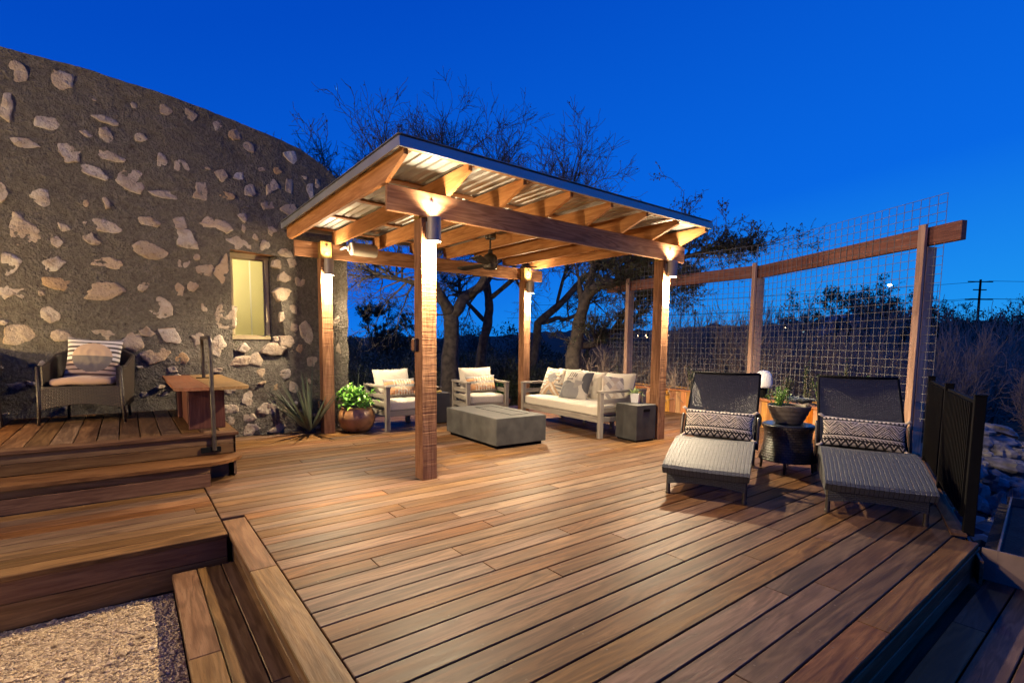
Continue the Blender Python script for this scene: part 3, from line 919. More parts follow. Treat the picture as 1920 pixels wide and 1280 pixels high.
# up and down lights on the posts
names = {0: 'front left', 1: 'front right', 2: 'rear left', 3: 'rear right'}
LBL = ['grey cylinder light on the nearest pergola post, up against the long beam',
       'grey cylinder light on the pergola post beside the concrete cube table',
       'grey cylinder light on the pergola post in front of the stone wall',
       'grey cylinder light on the far pergola post behind the sofa, below the fan blade']
SPOT = [1050, 1050, 720, 800]
for k, (x, y, back) in enumerate(POSTS):
    z0, z1 = 2.235, 2.452
    lx, ly = x+S/2+.012, y-.078
    t = thing('post_light', LBL[k], 'wall light', (lx, ly, 2.34), 0, 'cylinder lights on the pergola posts')
    mb = MB(); mb.lathe([(.054, z0+.012), (.060, z0), (.062, z0), (.062, z1), (.057, z1), (.054, z1-.012)], (lx, ly, 0), 32)
    mb.box((lx, y-.006, 2.34), (.09, .012, .16), None, .002)
    mb.build('housing', M['sconce'], t, smooth=True, auto=40)
    mb = MB(); mb.lathe([(.0, z0+.006), (.057, z0+.006)], (lx, ly, 0), 32); mb.build('lens', M['lamp'], t)
    mb = MB(); mb.lathe([(.0, z1-.012), (.057, z1-.012)], (lx, ly, 0), 32); mb.build('lens', M['lamp'], t)
    for zz_, rx, en in ((z0-.004, 0, SPOT[k]), (z1+.004, math.pi, SPOT[k]*.09)):
        li = bpy.data.lights.new('post_light_beam', 'SPOT'); li.energy = en; li.color = (1.0, .79, .50)
        li.spot_size = R(166 if rx == 0 else 130); li.spot_blend = .65; li.shadow_soft_size = .045
        lo = bpy.data.objects.new('post_light_beam', li); COL.objects.link(lo)
        lo.location = (lx, ly, zz_); lo.rotation_euler = (rx, 0, 0)
    li = bpy.data.lights.new('post_light_glow', 'POINT'); li.energy = 90; li.color = (1.0, .75, .44); li.shadow_soft_size = .05
    lo = bpy.data.objects.new('post_light_glow', li); COL.objects.link(lo); lo.location = (lx, ly-.01, z0-.055)

# ceiling fan
fan = thing('ceiling_fan', 'dark bronze ceiling fan hanging from the pergola rafters', 'fan', (4.05, 5.8, 2.86))
mb = MB(); mb.box((4.0, 5.8, 2.862), (.62, .14, .03), None, .003); mb.lathe([(.0, 2.74), (.07, 2.745), (.075, 2.76), (.075, 2.846), (.06, 2.8465)], (4.05, 5.8, 0), 24)
mb.build('canopy_mount', M['bronze'], fan, smooth=True, auto=40)
mb = MB(); mb.tube([(4.05, 5.8, 2.60), (4.05, 5.8, 2.745)], .013, 12); mb.build('downrod', M['bronze'], fan, smooth=True, auto=40)
mb = MB(); mb.lathe([(.0, 2.335), (.085, 2.338), (.098, 2.352), (.098, 2.40), (.092, 2.405), (.092, 2.42), (.1, 2.425), (.1, 2.49), (.075, 2.53), (.035, 2.55), (.03, 2.60), (.0, 2.605)], (4.05, 5.8, 0), 32)
mb.build('motor', M['bronze'], fan, smooth=True, auto=35)
for k in range(3):
    a = R(-22+120*k)
    mb = MB()
    Mx = Matrix.Translation((4.05, 5.8, 2.40)) @ Matrix.Rotation(a, 4, 'Z') @ Matrix.Rotation(R(12), 4, 'X')
    mb.T = Mx
    mb.prism([(.08, -.035), (.2, -.06), (.62, -.07), (.66, -.05), (.66, .05), (.62, .07), (.2, .06), (.08, .035)], -.005, .005)
    mb.build('blade', M['bronze'], fan)

# speaker under the rear beam
sp_ = thing('speaker', 'almond cylinder speaker with white end cap hung under the pergola roof', 'speaker', (2.75, 7.15, 2.6))
RX = Matrix.Rotation(R(90), 3, 'Y')
mb = MB(); mb.lathe([(.07, -.19), (.09, -.175), (.09, .16), (.084, .18), (.06, .19), (0, .192)], (2.77, 7.13, 2.625), 36, 0, RX); mb.build('housing', M['speaker'], sp_, smooth=True, auto=40)
mb = MB(); mb.lathe([(0, -.203), (.05, -.202), (.082, -.196), (.09, -.186), (.0895, -.176), (.05, -.174)], (2.77, 7.13, 2.625), 36, 0, RX); mb.build('end_cap', M['white'], sp_, smooth=True, auto=40)
mb = MB(); mb.tube([(2.57, 7.13, 2.625), (2.53, 7.13, 2.625), (2.52, 7.16, 2.64), (2.52, 7.36, 2.64)], .018, 10); mb.box((2.545, 7.13, 2.625), (.02, .05, .07), None, .004)
mb.build('bracket', M['white'], sp_, smooth=True, auto=40)

# outlet covers
def outlet(x, y, z, rz, lab):
    t = thing('outlet_cover', lab, 'outlet', (x, y, z), rz)
    mb = MB(); mb.box((0, -.02, 0), (.075, .04, .125), None, .008); mb.build('cover', M['bronze'], t, world=False)
    mb = MB(); mb.box((0, -.043, 0), (.055, .008, .1), None, .004); mb.build('lid', M['beam'], t, world=False)


outlet(AX-.001, AY+.10, 1.29, R(-90), 'small bronze outlet cover on the side of the nearest pergola post')
outlet(AX-.001, CY+.09, .42, R(-90), 'small bronze outlet cover low on the pergola post beside the yucca')
# ------------------------------------------------------------------ soft things
def rounded(mb, w, d, h, r, c=(0, 0, 0), M=None, puff=.0, n=14, wr=.004, mat=0, seam=True):
    """cushion block with rounded edges; puff bulges the large faces"""
    vid = {}; V = []; F = []; G = []
    seed = rnd.random()*60
    ts = [-1+2*i/n for i in range(n+1)]
    ts = [math.copysign(abs(t)**.6, t) for t in ts]

    def vtx(p):
        key = tuple(round(q, 5) for q in p)
        if key in vid: return vid[key]
        P = Vector((p[0]*w/2, p[1]*d/2, p[2]*h/2))
        q = Vector((max(-w/2+r, min(w/2-r, P.x)), max(-d/2+r, min(d/2-r, P.y)), max(-h/2+r, min(h/2-r, P.z))))
        e = P-q
        if e.length > 1e-9: P = q+e.normalized()*r
        k = (1-p[0]**2)*(1-p[1]**2)
        P.z += puff*k*(1 if p[2] > 0 else -.4)*abs(p[2])
        k2 = (1-p[2]**2)
        P.x += .25*puff*k2*p[0]*(1-p[1]**2); P.y += .25*puff*k2*p[1]*(1-p[0]**2)
        P += Vector((nz(P*5+Vector((seed, 0, 0))), nz(P*5+Vector((0, seed, 0))), nz(P*6+Vector((0, 0, seed)))))*wr*2
        vid[key] = len(V); V.append((M @ P if M is not None else P)+Vector(c)); G.append((P.x+seed, P.y, P.z)); return vid[key]
    for ax in range(3):
        a, b = [i for i in range(3) if i != ax]
        for s in (-1, 1):
            for i in range(n):
                for j in range(n):
                    q = []
                    for (u, v) in ((i, j), (i+1, j), (i+1, j+1), (i, j+1)):
                        p = [0, 0, 0]; p[ax] = s; p[a] = ts[u]; p[b] = ts[v]; q.append(vtx(p))
                    F.append(q)
    mb.add(V, F, G, mat)


def knife(mb, w, h, t, Mt):
    """knife-edged cushion with soft creases running in from the corners"""
    sd = rnd.random()*50
    for s in (-1, 1):
        def f(u, v):
            a, b = 2*u-1, 2*v-1
            k = max(0, (1-abs(a)**3.2)*(1-abs(b)**3.2))**.5
            x = a*w/2*(1-.045*(1-b*b)*abs(a)**3); z = b*h/2*(1-.06*(1-a*a)*abs(b)**3)
            cr = .010*math.sin(9*(abs(a)-abs(b))+sd)*abs(a*b)+.012*nz((x*5+sd, z*5, s))+.005*nz((x*15, z*15+sd, s))
            return Mt @ Vector((x, s*(t/2*k)+cr*k, z-.02*(1-a*a)*max(0, b)*k))
        mb.surf(f, 34, 28, w, h)
    n = 40; P = []
    for k in range(n):
        q = 4*k/n; i = int(q); e = 2*(q-i)-1
        a, b = ((e, -1), (1, e), (-e, 1), (-1, -e))[i]
        P.append(Mt @ Vector((a*w/2*(1-.045*(1-b*b)), 0, b*h/2*(1-.06*(1-a*a)))))
    mb.tube(P, .005, 5, closed=True)


def pillow(name, w, h, t, fn, label, loc, rz, tilt, group=None, nu=72, nv=60, roll=0.0, tassel=False):
    mb = MB(); seed = rnd.random()*50
    for s in (-1, 1):
        def f(u, v):
            a, b = 2*u-1, 2*v-1
            k = max(0, (1-abs(a)**2.6)*(1-abs(b)**2.6))**.55
            x = a*w/2*(1-.07*(1-b*b)*abs(a)**3); z = b*h/2*(1-.07*(1-a*a)*abs(b)**3)
            y = s*t/2*k+.007*nz((x*9+seed, z*9, s))*k + .006*nz((x*22, z*22+seed, s))*k
            y += -.012*s*k*max(0, .5-abs(a))*nz((seed, 2, 2))
            return (x, y, z)
        mb.surf(f, nu, nv, w, h, 0, (lambda u, v: fn(u, v)) if s < 0 else (lambda u, v: fn(1-u, v)))
    if tassel:
        for a in (-1, 1):
            for b in (-1, 1):
                n0 = len(mb.f)
                mb.tube([(a*w*.47, 0, b*h*.46), (a*(w*.5+.012), 0, b*(h*.5+.012)), (a*(w*.5+.03), 0, b*(h*.5+.008))], [.012, .014, .006], 8)
                for q in range(n0, len(mb.f)): mb.c[q] = (.5, .42, .33)
    o = mb.build(name, M['pat'], smooth=True, cols=True)
    o.location = loc; o.rotation_euler = (tilt, roll, rz)
    return tag(o, label, 'pillow', group)


CREAM, GREY, TAN, DARK, RUST = (.5, .45, .37), (.17, .165, .17), (.36, .24, .145), (.05, .048, .05), (.44, .19, .07)


def p_aztec(u, v):
    x, y = abs(u-.5)*2, abs(v-.62)*2.2
    s = int(x*7)/7+int(y*7)/7
    if v < .42:
        q = abs(u-.5)+ (v-.42)*.95
        if q < -.22: return GREY
        if q < -.08: return TAN
        if q < .03: return CREAM
        if q < .14: return TAN
        return CREAM if int(v*16) % 2 else GREY
    if s < .34: return GREY
    if s < .58: return CREAM if int(y*9) % 2 == 0 else TAN
    if s < .82: return GREY if int(x*8) % 2 else CREAM
    if s < 1.05: return CREAM
    if s < 1.3: return GREY if (int(x*7)+int(y*7)) % 2 else TAN
    return CREAM if y < .7 else TAN


def p_abstract(u, v):
    c = (.42, .38, .32)
    if (u-.25)**2*1.4+(v-.08)**2*.8 < .20 and u < .62: c = (.12, .12, .125)
    if (u-.42)**2+(v-.22)**2*.9 < .085: c = (.19, .185, .185)
    if (u-1.0)**2*1.5+(v-.72)**2*.55 < .115: c = (.085, .085, .09)
    if .5 < u < .78 and .35 < v < .62 and (u-.5) < (v-.3)*1.2: c = (.24, .225, .21)
    if .62 < v < .9 and .22 < u < .50:
        q = (u-.22-(v-.62)*.18)*14
        if 0 < q < 4 and (q % 1) < .42 and v > .72: c = DARK
    if .60 < v < .68 and .2 < u < .42: c = (.2, .18, .17)
    return c


def p_diamond(u, v):
    a, b = (u*3+v*2.4), (u*3-v*2.4)
    k = (int(math.floor(a))+int(math.floor(b))) % 3
    f = (a % 1 < .5)
    return [(.4, .35, .3) if f else (.48, .44, .38), (.22, .2, .2) if f else (.44, .4, .34), (.36, .3, .25)][k]


def p_orange(u, v):
    if v < .10: return (.2, .17, .13)
    bnd = int(v*6)
    c = [(.26, .2, .14), (.46, .21, .085), (.43, .24, .12), (.2, .2, .19), (.46, .22, .09), (.2, .2, .2)][min(bnd, 5)]
    x = abs(u-.52)
    if .04 < v < .94:
        if x < .30 and int(u*34) % 3 == 0 and .10 < v < .90 and abs(v-.5) > .12: c = (.52, .46, .36)
        if x+abs(v-.48)*.9 < .28 and (int(u*60)+int(v*38)) % 3 == 0: c = (.52, .46, .36)
        if abs(x-.02-abs(v-.5)*.5) < .012: c = (.52, .46, .36)
        if int(v*24) % 6 == 0 and int(u*70) % 2 == 0: c = (.5, .42, .32)
    return c


def p_zig(u, v):
    L, D = (.56, .48, .39), (.022, .019, .02)

    def tri(x): return abs((x % 1)-.5)*2
    if v > .95: return L
    if v > .88: return D if tri(u*20) > .5 else L
    if v > .84: return D
    if v > .80: return L
    if v > .36:
        t = tri(u*3.6+.2); y = (v-.36)/.44
        d = y-t*.75
        if abs(d-.02) < .055: return D
        if abs(d-.22) < .085: return D if (int(u*56)+int(v*30)) % 2 else L
        if abs(d-.40) < .05: return D
        if d < -.12: return D if (d % .2) < .1 else L
        if d > .52: return D if (d % .2) < .1 else L
        return L
    if v > .32: return D
    if v > .28: return L
    if v > .21: return D if int(u*44+v*24) % 2 else L
    if v > .17: return D
    t = tri(u*10); y = v/.17
    d = y-t
    return D if abs(d) < .3 or d > .55 else L


def p_moon(u, v):
    x, y = (u-.5)*1.0, (v-.52)
    if (x/.36)**2+(y/.34)**2 < 1: return (.47, .33, .21) if y > .03 else (.17, .145, .12)
    c1, c2 = ((.62, .57, .49), (.075, .06, .05)) if v > .42 else ((.47, .33, .23), (.10, .06, .045))
    return c2 if (v*9.5) % 1 < .42 else c1


# ------------------------------------------------------------------ teak lounge set
def teak_seat(name, label, cat, w, d, ncush, loc, rz, group=None, mid=False):
    t = thing(name, label, cat, loc, rz, group)
    H = .635; tk = M['teak']
    for sx in (-1, 1):
        for sy in (-1, 1):
            mb = MB(); mb.box((sx*(w/2-.033), sy*(d/2-.035), H/2), (.064, .066, H), None, .004, 0, 2); mb.build('leg', tk, t, world=False)
        mb = MB(); mb.box((sx*(w/2-.036), 0, H+.0175), (.082, d+.01, .035), None, .004, 0, 1); mb.build('armrest', tk, t, world=False)
        mb = MB()
        for z in (.515, .395, .262): mb.box((sx*(w/2-.034), 0, z), (.024, d-.135, .072), None, .003, 0, 1)
        mb.build('side_slats', tk, t, world=False)
    mb = MB(); mb.box((0, -d/2+.028, .262), (w-.13, .03, .085), None, .003, 0, 0); mb.build('front_rail', tk, t, world=False)
    mb = MB()
    for z in (.262, .40, .54): mb.box((0, d/2-.03, z), (w-.13, .026, .08), None, .003, 0, 0)
    mb.build('back_slats', tk, t, world=False)
    mb = MB(); mb.box((0, 0, .288), (w-.13, d-.10, .016), None); mb.build('seat_base', tk, t, world=False)
    if mid:
        for x in (-w*.12, w*.2):
            mb = MB(); mb.box((x, d/2-.10, .115), (.05, .05, .23), None, .003, 0, 2); mb.build('leg', tk, t, world=False)
    mb = MB(); rounded(mb, w-.145, d-.15, .145, .035, (0, -.045, .372), None, .014, 16, .003); mb.build('seat_cushion', M['cushion'], t, world=False, smooth=True)
    cw = (w-.16)/ncush
    for i in range(ncush):
        mb = MB()
        Mt = Matrix.Translation((-(w-.16)/2+cw*(i+.5), d/2-.19, .655+rnd.uniform(-.008, .008))) @ Matrix.Rotation(R(-14+rnd.uniform(-2, 2)), 4, 'X') @ Matrix.Rotation(R(rnd.uniform(-1.5, 1.5)), 4, 'Y')
        knife(mb, cw-.004, .48, .21, Mt)
        mb.build('back_cushion', M['cushion'], t, world=False, smooth=True)
    return t


teak_seat('armchair', 'grey teak armchair next to the round copper plant pot, partly hidden by the near post', 'armchair', .77, .78, 1, (3.35, 7.29, 0), R(2), 'teak armchairs under the pergola')
teak_seat('armchair', 'grey teak armchair seen whole between the black cube table and the sofa', 'armchair', .77, .78, 1, (4.90, 7.31, 0), R(-12), 'teak armchairs under the pergola')
teak_seat('sofa', 'long grey teak sofa with oatmeal cushions behind the concrete fire table', 'sofa', 2.02, .90, 3, (5.73, 5.70, 0), R(-95.4), None, True)


def onchair(cx, cy, rz, x, y): return (cx+x*math.cos(rz)-y*math.sin(rz), cy+x*math.sin(rz)+y*math.cos(rz))


x, y = onchair(3.35, 7.29, R(2), .05, .03)
pillow('pillow', .56, .31, .15, p_orange, 'orange and grey woven lumbar pillow on the armchair by the copper pot', (x, y, .60), R(5), R(-20), 'orange lumbar pillows')
x, y = onchair(4.90, 7.31, R(-12), .03, .02)
pillow('pillow', .54, .31, .15, p_orange, 'orange and grey woven lumbar pillow on the armchair left of the sofa', (x, y, .60), R(-14), R(-20), 'orange lumbar pillows', roll=R(-3))
S_ = R(-95.4)
x, y = onchair(5.73, 5.70, S_, -.66, .0)
pillow('pillow', .50, .50, .17, p_aztec, 'square pillow with grey, tan and cream star pattern at the far end of the sofa', (x, y, .67), S_+R(10), R(-22), roll=R(3))
x, y = onchair(5.73, 5.70, S_, -.02, -.04)
pillow('pillow', .50, .50, .17, p_abstract, 'square pillow with abstract charcoal shapes in the middle of the sofa', (x, y, .665), S_+R(24), R(-24), roll=R(5))
x, y = onchair(5.73, 5.70, S_, .70, .10)
pillow('pillow', .40, .40, .15, p_diamond, 'square pillow with pale grey diamonds behind the near sofa arm', (x, y, .655), S_+R(48), R(-20), roll=R(4))

# fire table, cubes
t = thing('fire_table', 'low rectangular dark concrete fire table in front of the sofa', 'fire table', (4.0, 5.62, 0))
MR = Matrix.Rotation(R(-2.5), 3, 'Z')
mb = MB(); mb.box((4.005, 5.615, .215), (.785, 1.32, .345), MR, .006); body = mb.build('body', M['concrete'], t)
mb = MB(); mb.box((4.005, 5.615, .02), (.70, 1.23, .045), MR, 0); mb.build('plinth', M['black'], t)
mb = MB()
for c, s in (((.14, 0), (.012, .92)), ((-.14, 0), (.012, .92)), ((0, .455), (.27, .012)), ((0, -.455), (.27, .012))):
    p = MR @ Vector((c[0]+.11, c[1], 0)); mb.box((4.005+p.x, 5.615+p.y, .3885), (s[0], s[1], .003), MR)
mb.build('lid_seam', M['black'], t)

t = thing('cube_table', 'dark concrete cube side table with a slot handle beside the near sofa arm', 'side table', (5.62, 4.46, 0))
MR = Matrix.Rotation(R(-5), 3, 'Z')
mb = MB(); mb.box((5.615, 4.465, .262), (.37, .40, .48), MR, .005); mb.build('body', M['cube'], t)
mb = MB(); mb.box((5.615, 4.465, .012), (.33, .36, .03), MR); mb.build('plinth', M['black'], t)
p = MR @ Vector((.0, -.2005, .165)); mb = MB()
mb.T = Matrix.Translation((5.615+p.x, 4.465+p.y, .262+p.z)) @ Matrix.Rotation(R(-5), 4, 'Z') @ Matrix.Rotation(R(90), 4, 'X')
pl = [(.045+.02*math.cos(a), .02*math.sin(a)) for a in [R(-90+18*k) for k in range(11)]]+[(-.045+.02*math.cos(a), .02*math.sin(a)) for a in [R(90+18*k) for k in range(11)]]
mb.prism(pl, -.01, .003); mb.build('handle_slot', M['black'], t)

t = thing('cube_table', 'black cube side table between the two teak armchairs', 'side table', (4.02, 7.37, 0))
mb = MB(); mb.box((4.03, 7.36, .26), (.38, .38, .49), Matrix.Rotation(R(-4), 3, 'Z'), .005); mb.build('body', M['blackcube'], t)
mb = MB(); mb.box((4.03, 7.36, .01), (.33, .33, .03), Matrix.Rotation(R(-4), 3, 'Z')); mb.build('plinth', M['black'], t)
t = thing('dish', 'small dark dish on a yellow coaster on the black cube table', 'dish', (4.0, 7.28, .506))
mb = MB(); mb.lathe([(0, .5065), (.10, .5065), (.105, .515), (.105, .535), (.09, .54), (0, .54)], (4.0, 7.28, 0), 28); mb.build('coaster', plain('yellow_beeswax', (.45, .32, .09), .5), t, smooth=True, auto=40)
mb = MB(); mb.lathe([(.05, .541), (.085, .55), (.10, .575), (.105, .60), (.095, .60), (.075, .565), (0, .56)], (4.0, 7.28, 0), 28); mb.build('bowl', M['bronze'], t, smooth=True, auto=40)

# ------------------------------------------------------------------ wicker loungers
def lounger(label, loc, rz):
    t = thing('lounger', label, 'lounger', loc, rz, 'charcoal wicker loungers on the deck'); W = .345
    wl = M['wick_l']
    pf = [(0, .262), (.03, .285), (.1, .308), (.2, .333), (.32, .364), (.45, .394), (.58, .415), (.7, .424), (.82, .416), (.94, .395), (1.08, .368)]
    mb = MB(); mb.strip(pf, -W, W, .075, 0, 16, .008); mb.build('seat', wl, t, world=False)
    bk = [(1.065, .40), (1.12, .46), (1.2, .55), (1.3, .66), (1.4, .765), (1.5, .865), (1.58, .945), (1.64, 1.015)]
    mb = MB(); mb.strip(bk, -W+.012, W-.012, .035, 0, 16, .012); bo = mb.build('backrest', M['wick_shade'], t, world=False)
    mb = MB()
    for y in (-W+.012, W-.012): mb.tube([(x+.01, y, z-.01) for x, z in bk], .016, 8)
    mb.tube([(1.64, -W+.012, 1.008), (1.645, 0, 1.003), (1.64, W-.012, 1.008)], .016, 8)
    mb.build('edge_rim', M['black'], bo, world=False, smooth=True)
    mb = MB()
    for y in (-W+.03, W-.03):
        mb.surf(lambda u, v, y=y: (.11+1.58*u, y, .095+.19*v), 20, 3, 1.55, .14)
    mb.surf(lambda u, v: (.11, -W+.03+2*(W-.03)*u, .095+.14*v+.03*(1-(2*u-1)**2)*(1-v)), 20, 3, .63, .12)
    mb.surf(lambda u, v: (1.69, -W+.03+2*(W-.03)*u, .15+.14*v), 20, 3, .63, .12)
    mb.build('skirt', M['wick_shade'], t, world=False)
    for x in (.14, 1.66):
        for y in (-1, 1):
            mb = MB(); mb.tube([(x, y*(W-.035), 0), (x, y*(W-.035), .27)], .018, 10); mb.lathe([(.022, 0), (.022, .02), (.017, .025)], (x, y*(W-.035), 0), 10)
            mb.build('leg', M['bronze'], t, world=False, smooth=True, auto=40)
    for y in (-1, 1):
        mb = MB(); mb.tube([(1.02, y*(W+.012), .30), (1.05, y*(W+.014), .42), (1.10, y*(W+.014), .56), (1.13, y*(W+.013), .60)], .014, 8)
        mb.build('back_bracket', M['bronze'], t, world=False, smooth=True)
    return t


LZ = R(24.5)
lounger('charcoal wicker lounger nearest the pergola, left of the round wicker table', (3.787, 2.285, 0), LZ)
lounger('charcoal wicker lounger beside the black metal fence', (4.393, 1.222, 0), LZ)
for (ox, oy), lab, dz in (((3.787, 2.285), 'black and cream zigzag lumbar pillow on the lounger nearest the pergola', 4), ((4.393, 1.222), 'black and cream zigzag lumbar pillow on the lounger by the black fence', -2)):
    c = (ox+1.02*math.cos(LZ)-.0*math.sin(LZ), oy+1.02*math.sin(LZ)+.0*math.cos(LZ))
    pillow('pillow', .66, .28, .13, p_zig, lab, (c[0], c[1], .525), LZ-R(90)+R(dz), R(-24), 'zigzag lumbar pillows', 150, 60, roll=R(1.5), tassel=True)

# round wicker table
t = thing('wicker_table', 'round espresso wicker table with a dark glass top between the two loungers', 'side table', (5.56, 2.40, 0))
mb = MB()
mb.lathe([(.0, .482), (.235, .484), (.252, .49), (.257, .48), (.252, .462), (.238, .44), (.23, .40), (.228, .34), (.236, .27), (.25, .2), (.268, .14), (.275, .115), (.262, .115), (.22, .2)], (5.56, 2.40, 0), 48); mb.build('drum', M['wick_d'], t, smooth=True, auto=50)
mb = MB(); mb.lathe([(0, .4905), (.238, .4905), (.242, .494), (.238, .4985), (0, .4985)], (5.56, 2.40, 0), 48); mb.build('glass_top', M['glass_dark'], t, smooth=True, auto=30)
for k in range(4):
    a = R(20+90*k); mb = MB(); mb.tube([(5.56+.245*math.cos(a), 2.40+.245*math.sin(a), 0), (5.56+.235*math.cos(a), 2.40+.235*math.sin(a), .16)], [.012, .018], 10); mb.build('leg', M['wick_d'], t, smooth=True)

# ------------------------------------------------------------------ platform: chairs, bench, handrail
def tub_chair(label, loc, rz):
    t = thing('wicker_chair', label, 'chair', loc, rz, 'brown wicker tub chairs by the stone wall'); wb = M['wick_b']

    def U(s, k):   # plan of the shell, s 0..1 from front left round the back to front right
        a = (s-.5)*2
        x = math.copysign(min(1, abs(a)*1.9)**.75, a)*(.335+k*.035)
        y = -.33+.66*max(0, 1-(abs(a))**2.6)+k*.03*(1-abs(a))
        return x, y

    def top(s): a = abs(s-.5)*2; return .60+.27*max(0, 1-a*1.12)**.8-.03*math.sin(math.pi*min(1, a))
    mb = MB()
    mb.surf(lambda u, v: (*U(u, v*.9), .16+(top(u)-.16)*v), 60, 14, 1.9, .6)
    mb.surf(lambda u, v: (U(1-u, v*.9)[0]*.90, U(1-u, v*.9)[1]*.90-.006, .30+(top(1-u)-.30)*v), 60, 14, 1.9, .5)
    mb.surf(lambda u, v: (U(u, .9)[0]*(1-.1*v), U(u, .9)[1]*(1-.1*v)-.006*v, top(u)+.012*math.sin(math.pi*v)), 60, 4, 1.9, .05)
    mb.build('shell', wb, t, world=False, smooth=True, auto=50)
    mb = MB()
    mb.surf(lambda u, v: ((-.335+.67*u)*(1.06-.06*v), -.345, (.155+.055*math.sin(math.pi*u))+( .395-.155-.055*math.sin(math.pi*u))*v), 30, 8, .67, .25)
    mb.surf(lambda u, v: (-.33+.66*u, -.345+.6*v, .395), 20, 10, .66, .6)
    for s in (-1, 1):
        mb.surf(lambda u, v, s=s: (s*(.30+.04*u), -.345+.012*u, .16+.44*v), 3, 14, .045, .44)
    mb.build('seat', wb, t, world=False)
    for sx, sy in ((-1, -1), (1, -1), (-1, 1), (1, 1)):
        mb = MB(); x, y = sx*(.345 if sy < 0 else .27), -.335 if sy < 0 else .26
        mb.tube([(x+sx*.012, y, 0), (x, y, .2), (x-sx*.005, y, .40 if sy > 0 else .60)], [.013, .018, .016], 10); mb.build('leg', M['wick_b'], t, world=False, smooth=True)
    mb = MB(); rounded(mb, .53, .46, .075, .034, (0, -.09, .435), None, .012, 14, .008); mb.build('seat_pad', M['seatpad'], t, world=False, smooth=True)
    return t


CR = R(-11.5)
tub_chair('brown wicker tub chair with striped moon pillow against the stone wall', (-.325, 7.20, .43), CR)
tub_chair('brown wicker tub chair mostly cut off by the left edge of the view', (-1.41, 7.32, .43), R(6))
pillow('pillow', .50, .50, .16, p_moon, 'striped square pillow with a tan and grey circle on the wicker chair', (-.29, 7.27, 1.085), CR, R(-20), roll=R(3))

t = thing('bench', 'brown hardwood bench on red panel legs at the platform corner', 'bench', (.65, 6.5, .43))
mb = MB()
for x0, x1 in ((.335, .612), (.617, .955)):
    r_ = .10 if x1 > .7 else 0
    l_ = .07 if x0 < .4 else 0
    pl = [(x0, 5.47+l_)]+([(x0+l_, 5.47)] if l_ else [])
    if r_: pl += [(x1-r_+r_*math.cos(R(-90+15*k)), 5.47+.0+r_+r_*math.sin(R(-90+15*k))) for k in range(7)]
    else: pl += [(x1, 5.47)]
    pl += [(x1, 7.55), (x0, 7.55)]
    n = len(pl); V = [(x, y, .845) for x, y in pl]+[(x, y, .875) for x, y in pl]
    mb.add(V, [list(range(n))[::-1], list(range(n, 2*n))]+[(i, (i+1) % n, n+(i+1) % n, n+i) for i in range(n)], [(y+x0*9, x, z) for x, y, z in V])
mb.build('top', M['benchtop'], t)
for c, s in (((.618, 5.86, .637), (.315, .036, .414)), ((.50, 6.55, .637), (.036, .6, .414)), ((.618, 7.2, .637), (.315, .036, .414)), ((.46, 7.0, .637), (.036, .3, .414))):
    mb = MB(); mb.box(c, s, None, .003, 0, 2); mb.build('leg', M['bench'], t)

t = thing('handrail', 'bronze pipe handrail loop rising from the step up over the bench', 'handrail', (.625, 5.47, .26))
mb = MB()
pts = [(.628, 5.475, .27), (.625, 5.475, 1.20)]
for k in range(1, 8):
    a = R(90*k/8); pts.append((.625+.012*k/8, 5.475+.16*(1-math.cos(a)), 1.20+.14*math.sin(a)))
pts += [(.64, 5.68, 1.345), (.69, 6.70, 1.345)]
for k in range(1, 8):
    a = R(90*k/8); pts.append((.69+.002*k, 6.70+.15*math.sin(a), 1.345-.14*(1-math.cos(a))))
pts += [(.706, 6.86, 1.15), (.706, 6.86, .88)]
mb.tube(pts, .019, 14); mb.build('pipe', M['bronze'], t, smooth=True, auto=50)
mb = MB(); mb.box((.60, 5.49, .275), (.165, .03, .05), None, .003); mb.build('foot_bracket', M['black'], t)
mb = MB(); mb.box((.706, 6.86, .879), (.15, .09, .008), None, .002); mb.build('flange', M['black'], t)

# ------------------------------------------------------------------ planter box, trellis fence, black fence
t = thing('planter_box', 'long orange cedar planter box with a bend along the far deck edge', 'planter', (8.5, 4.6, 0))
SEG = [((8.52, 8.7), (8.52, 4.61)), ((8.50, 4.61), (7.30, 2.10))]
for (ax, ay), (bx, by) in SEG:
    A, B = Vector((ax, ay, 0)), Vector((bx, by, 0)); d = (B-A).normalized(); n_ = Vector((-d.y, d.x, 0))
    if n_.x < 0: n_ = -n_
    L = (B-A).length; ang = math.atan2(d.y, d.x)
    mb = MB(); s = 0.02; MZ = Matrix.Rotation(ang, 3, 'Z')
    while s < L-.05:
        wv = rnd.choice((.14, .14, .115, .14)); wv = min(wv, L-s)
        mb.box(A+d*(s+wv/2)+n_*(.011+rnd.uniform(-.001, .001))+Vector((0, 0, .215)), (wv-.003, .02, .43), MZ, .002, 0, 2); s += wv
    mb.box(A+d*(L/2)+n_*.62+Vector((0, 0, .2)), (L, .02, .42), MZ, .002, 0, 0)
    mb.box(A+d*(L-.01)+n_*.3+Vector((0, 0, .2)), (.02, .56, .42), MZ, .002, 0, 1)
    mb.build('board_side', M['planter'], t)
    mb = MB()
    mb.box(A+d*(L/2)+n_*.045+Vector((0, 0, .446)), (L+.02, .13, .03), MZ, .003, 0, 0)
    mb.box(A+d*(L/2)+n_*.62+Vector((0, 0, .446)), (L+.02, .10, .03), MZ, .003, 0, 0)
    mb.build('cap_board', M['planter'], t)
    mb = MB(); mb.surf(lambda u, v: tuple(A+d*(L*u)+n_*(.10+.48*v)+Vector((0, 0, .415+.02*nz((u*L*5, v*4, 1))))), 60, 8); mb.build('mulch', M['mulch'], t, smooth=True)
d = Vector((-.431, -.902, 0)); n_ = Vector((.902, -.431, 0))
c = Vector((8.50, 4.61, 0))+d*.64
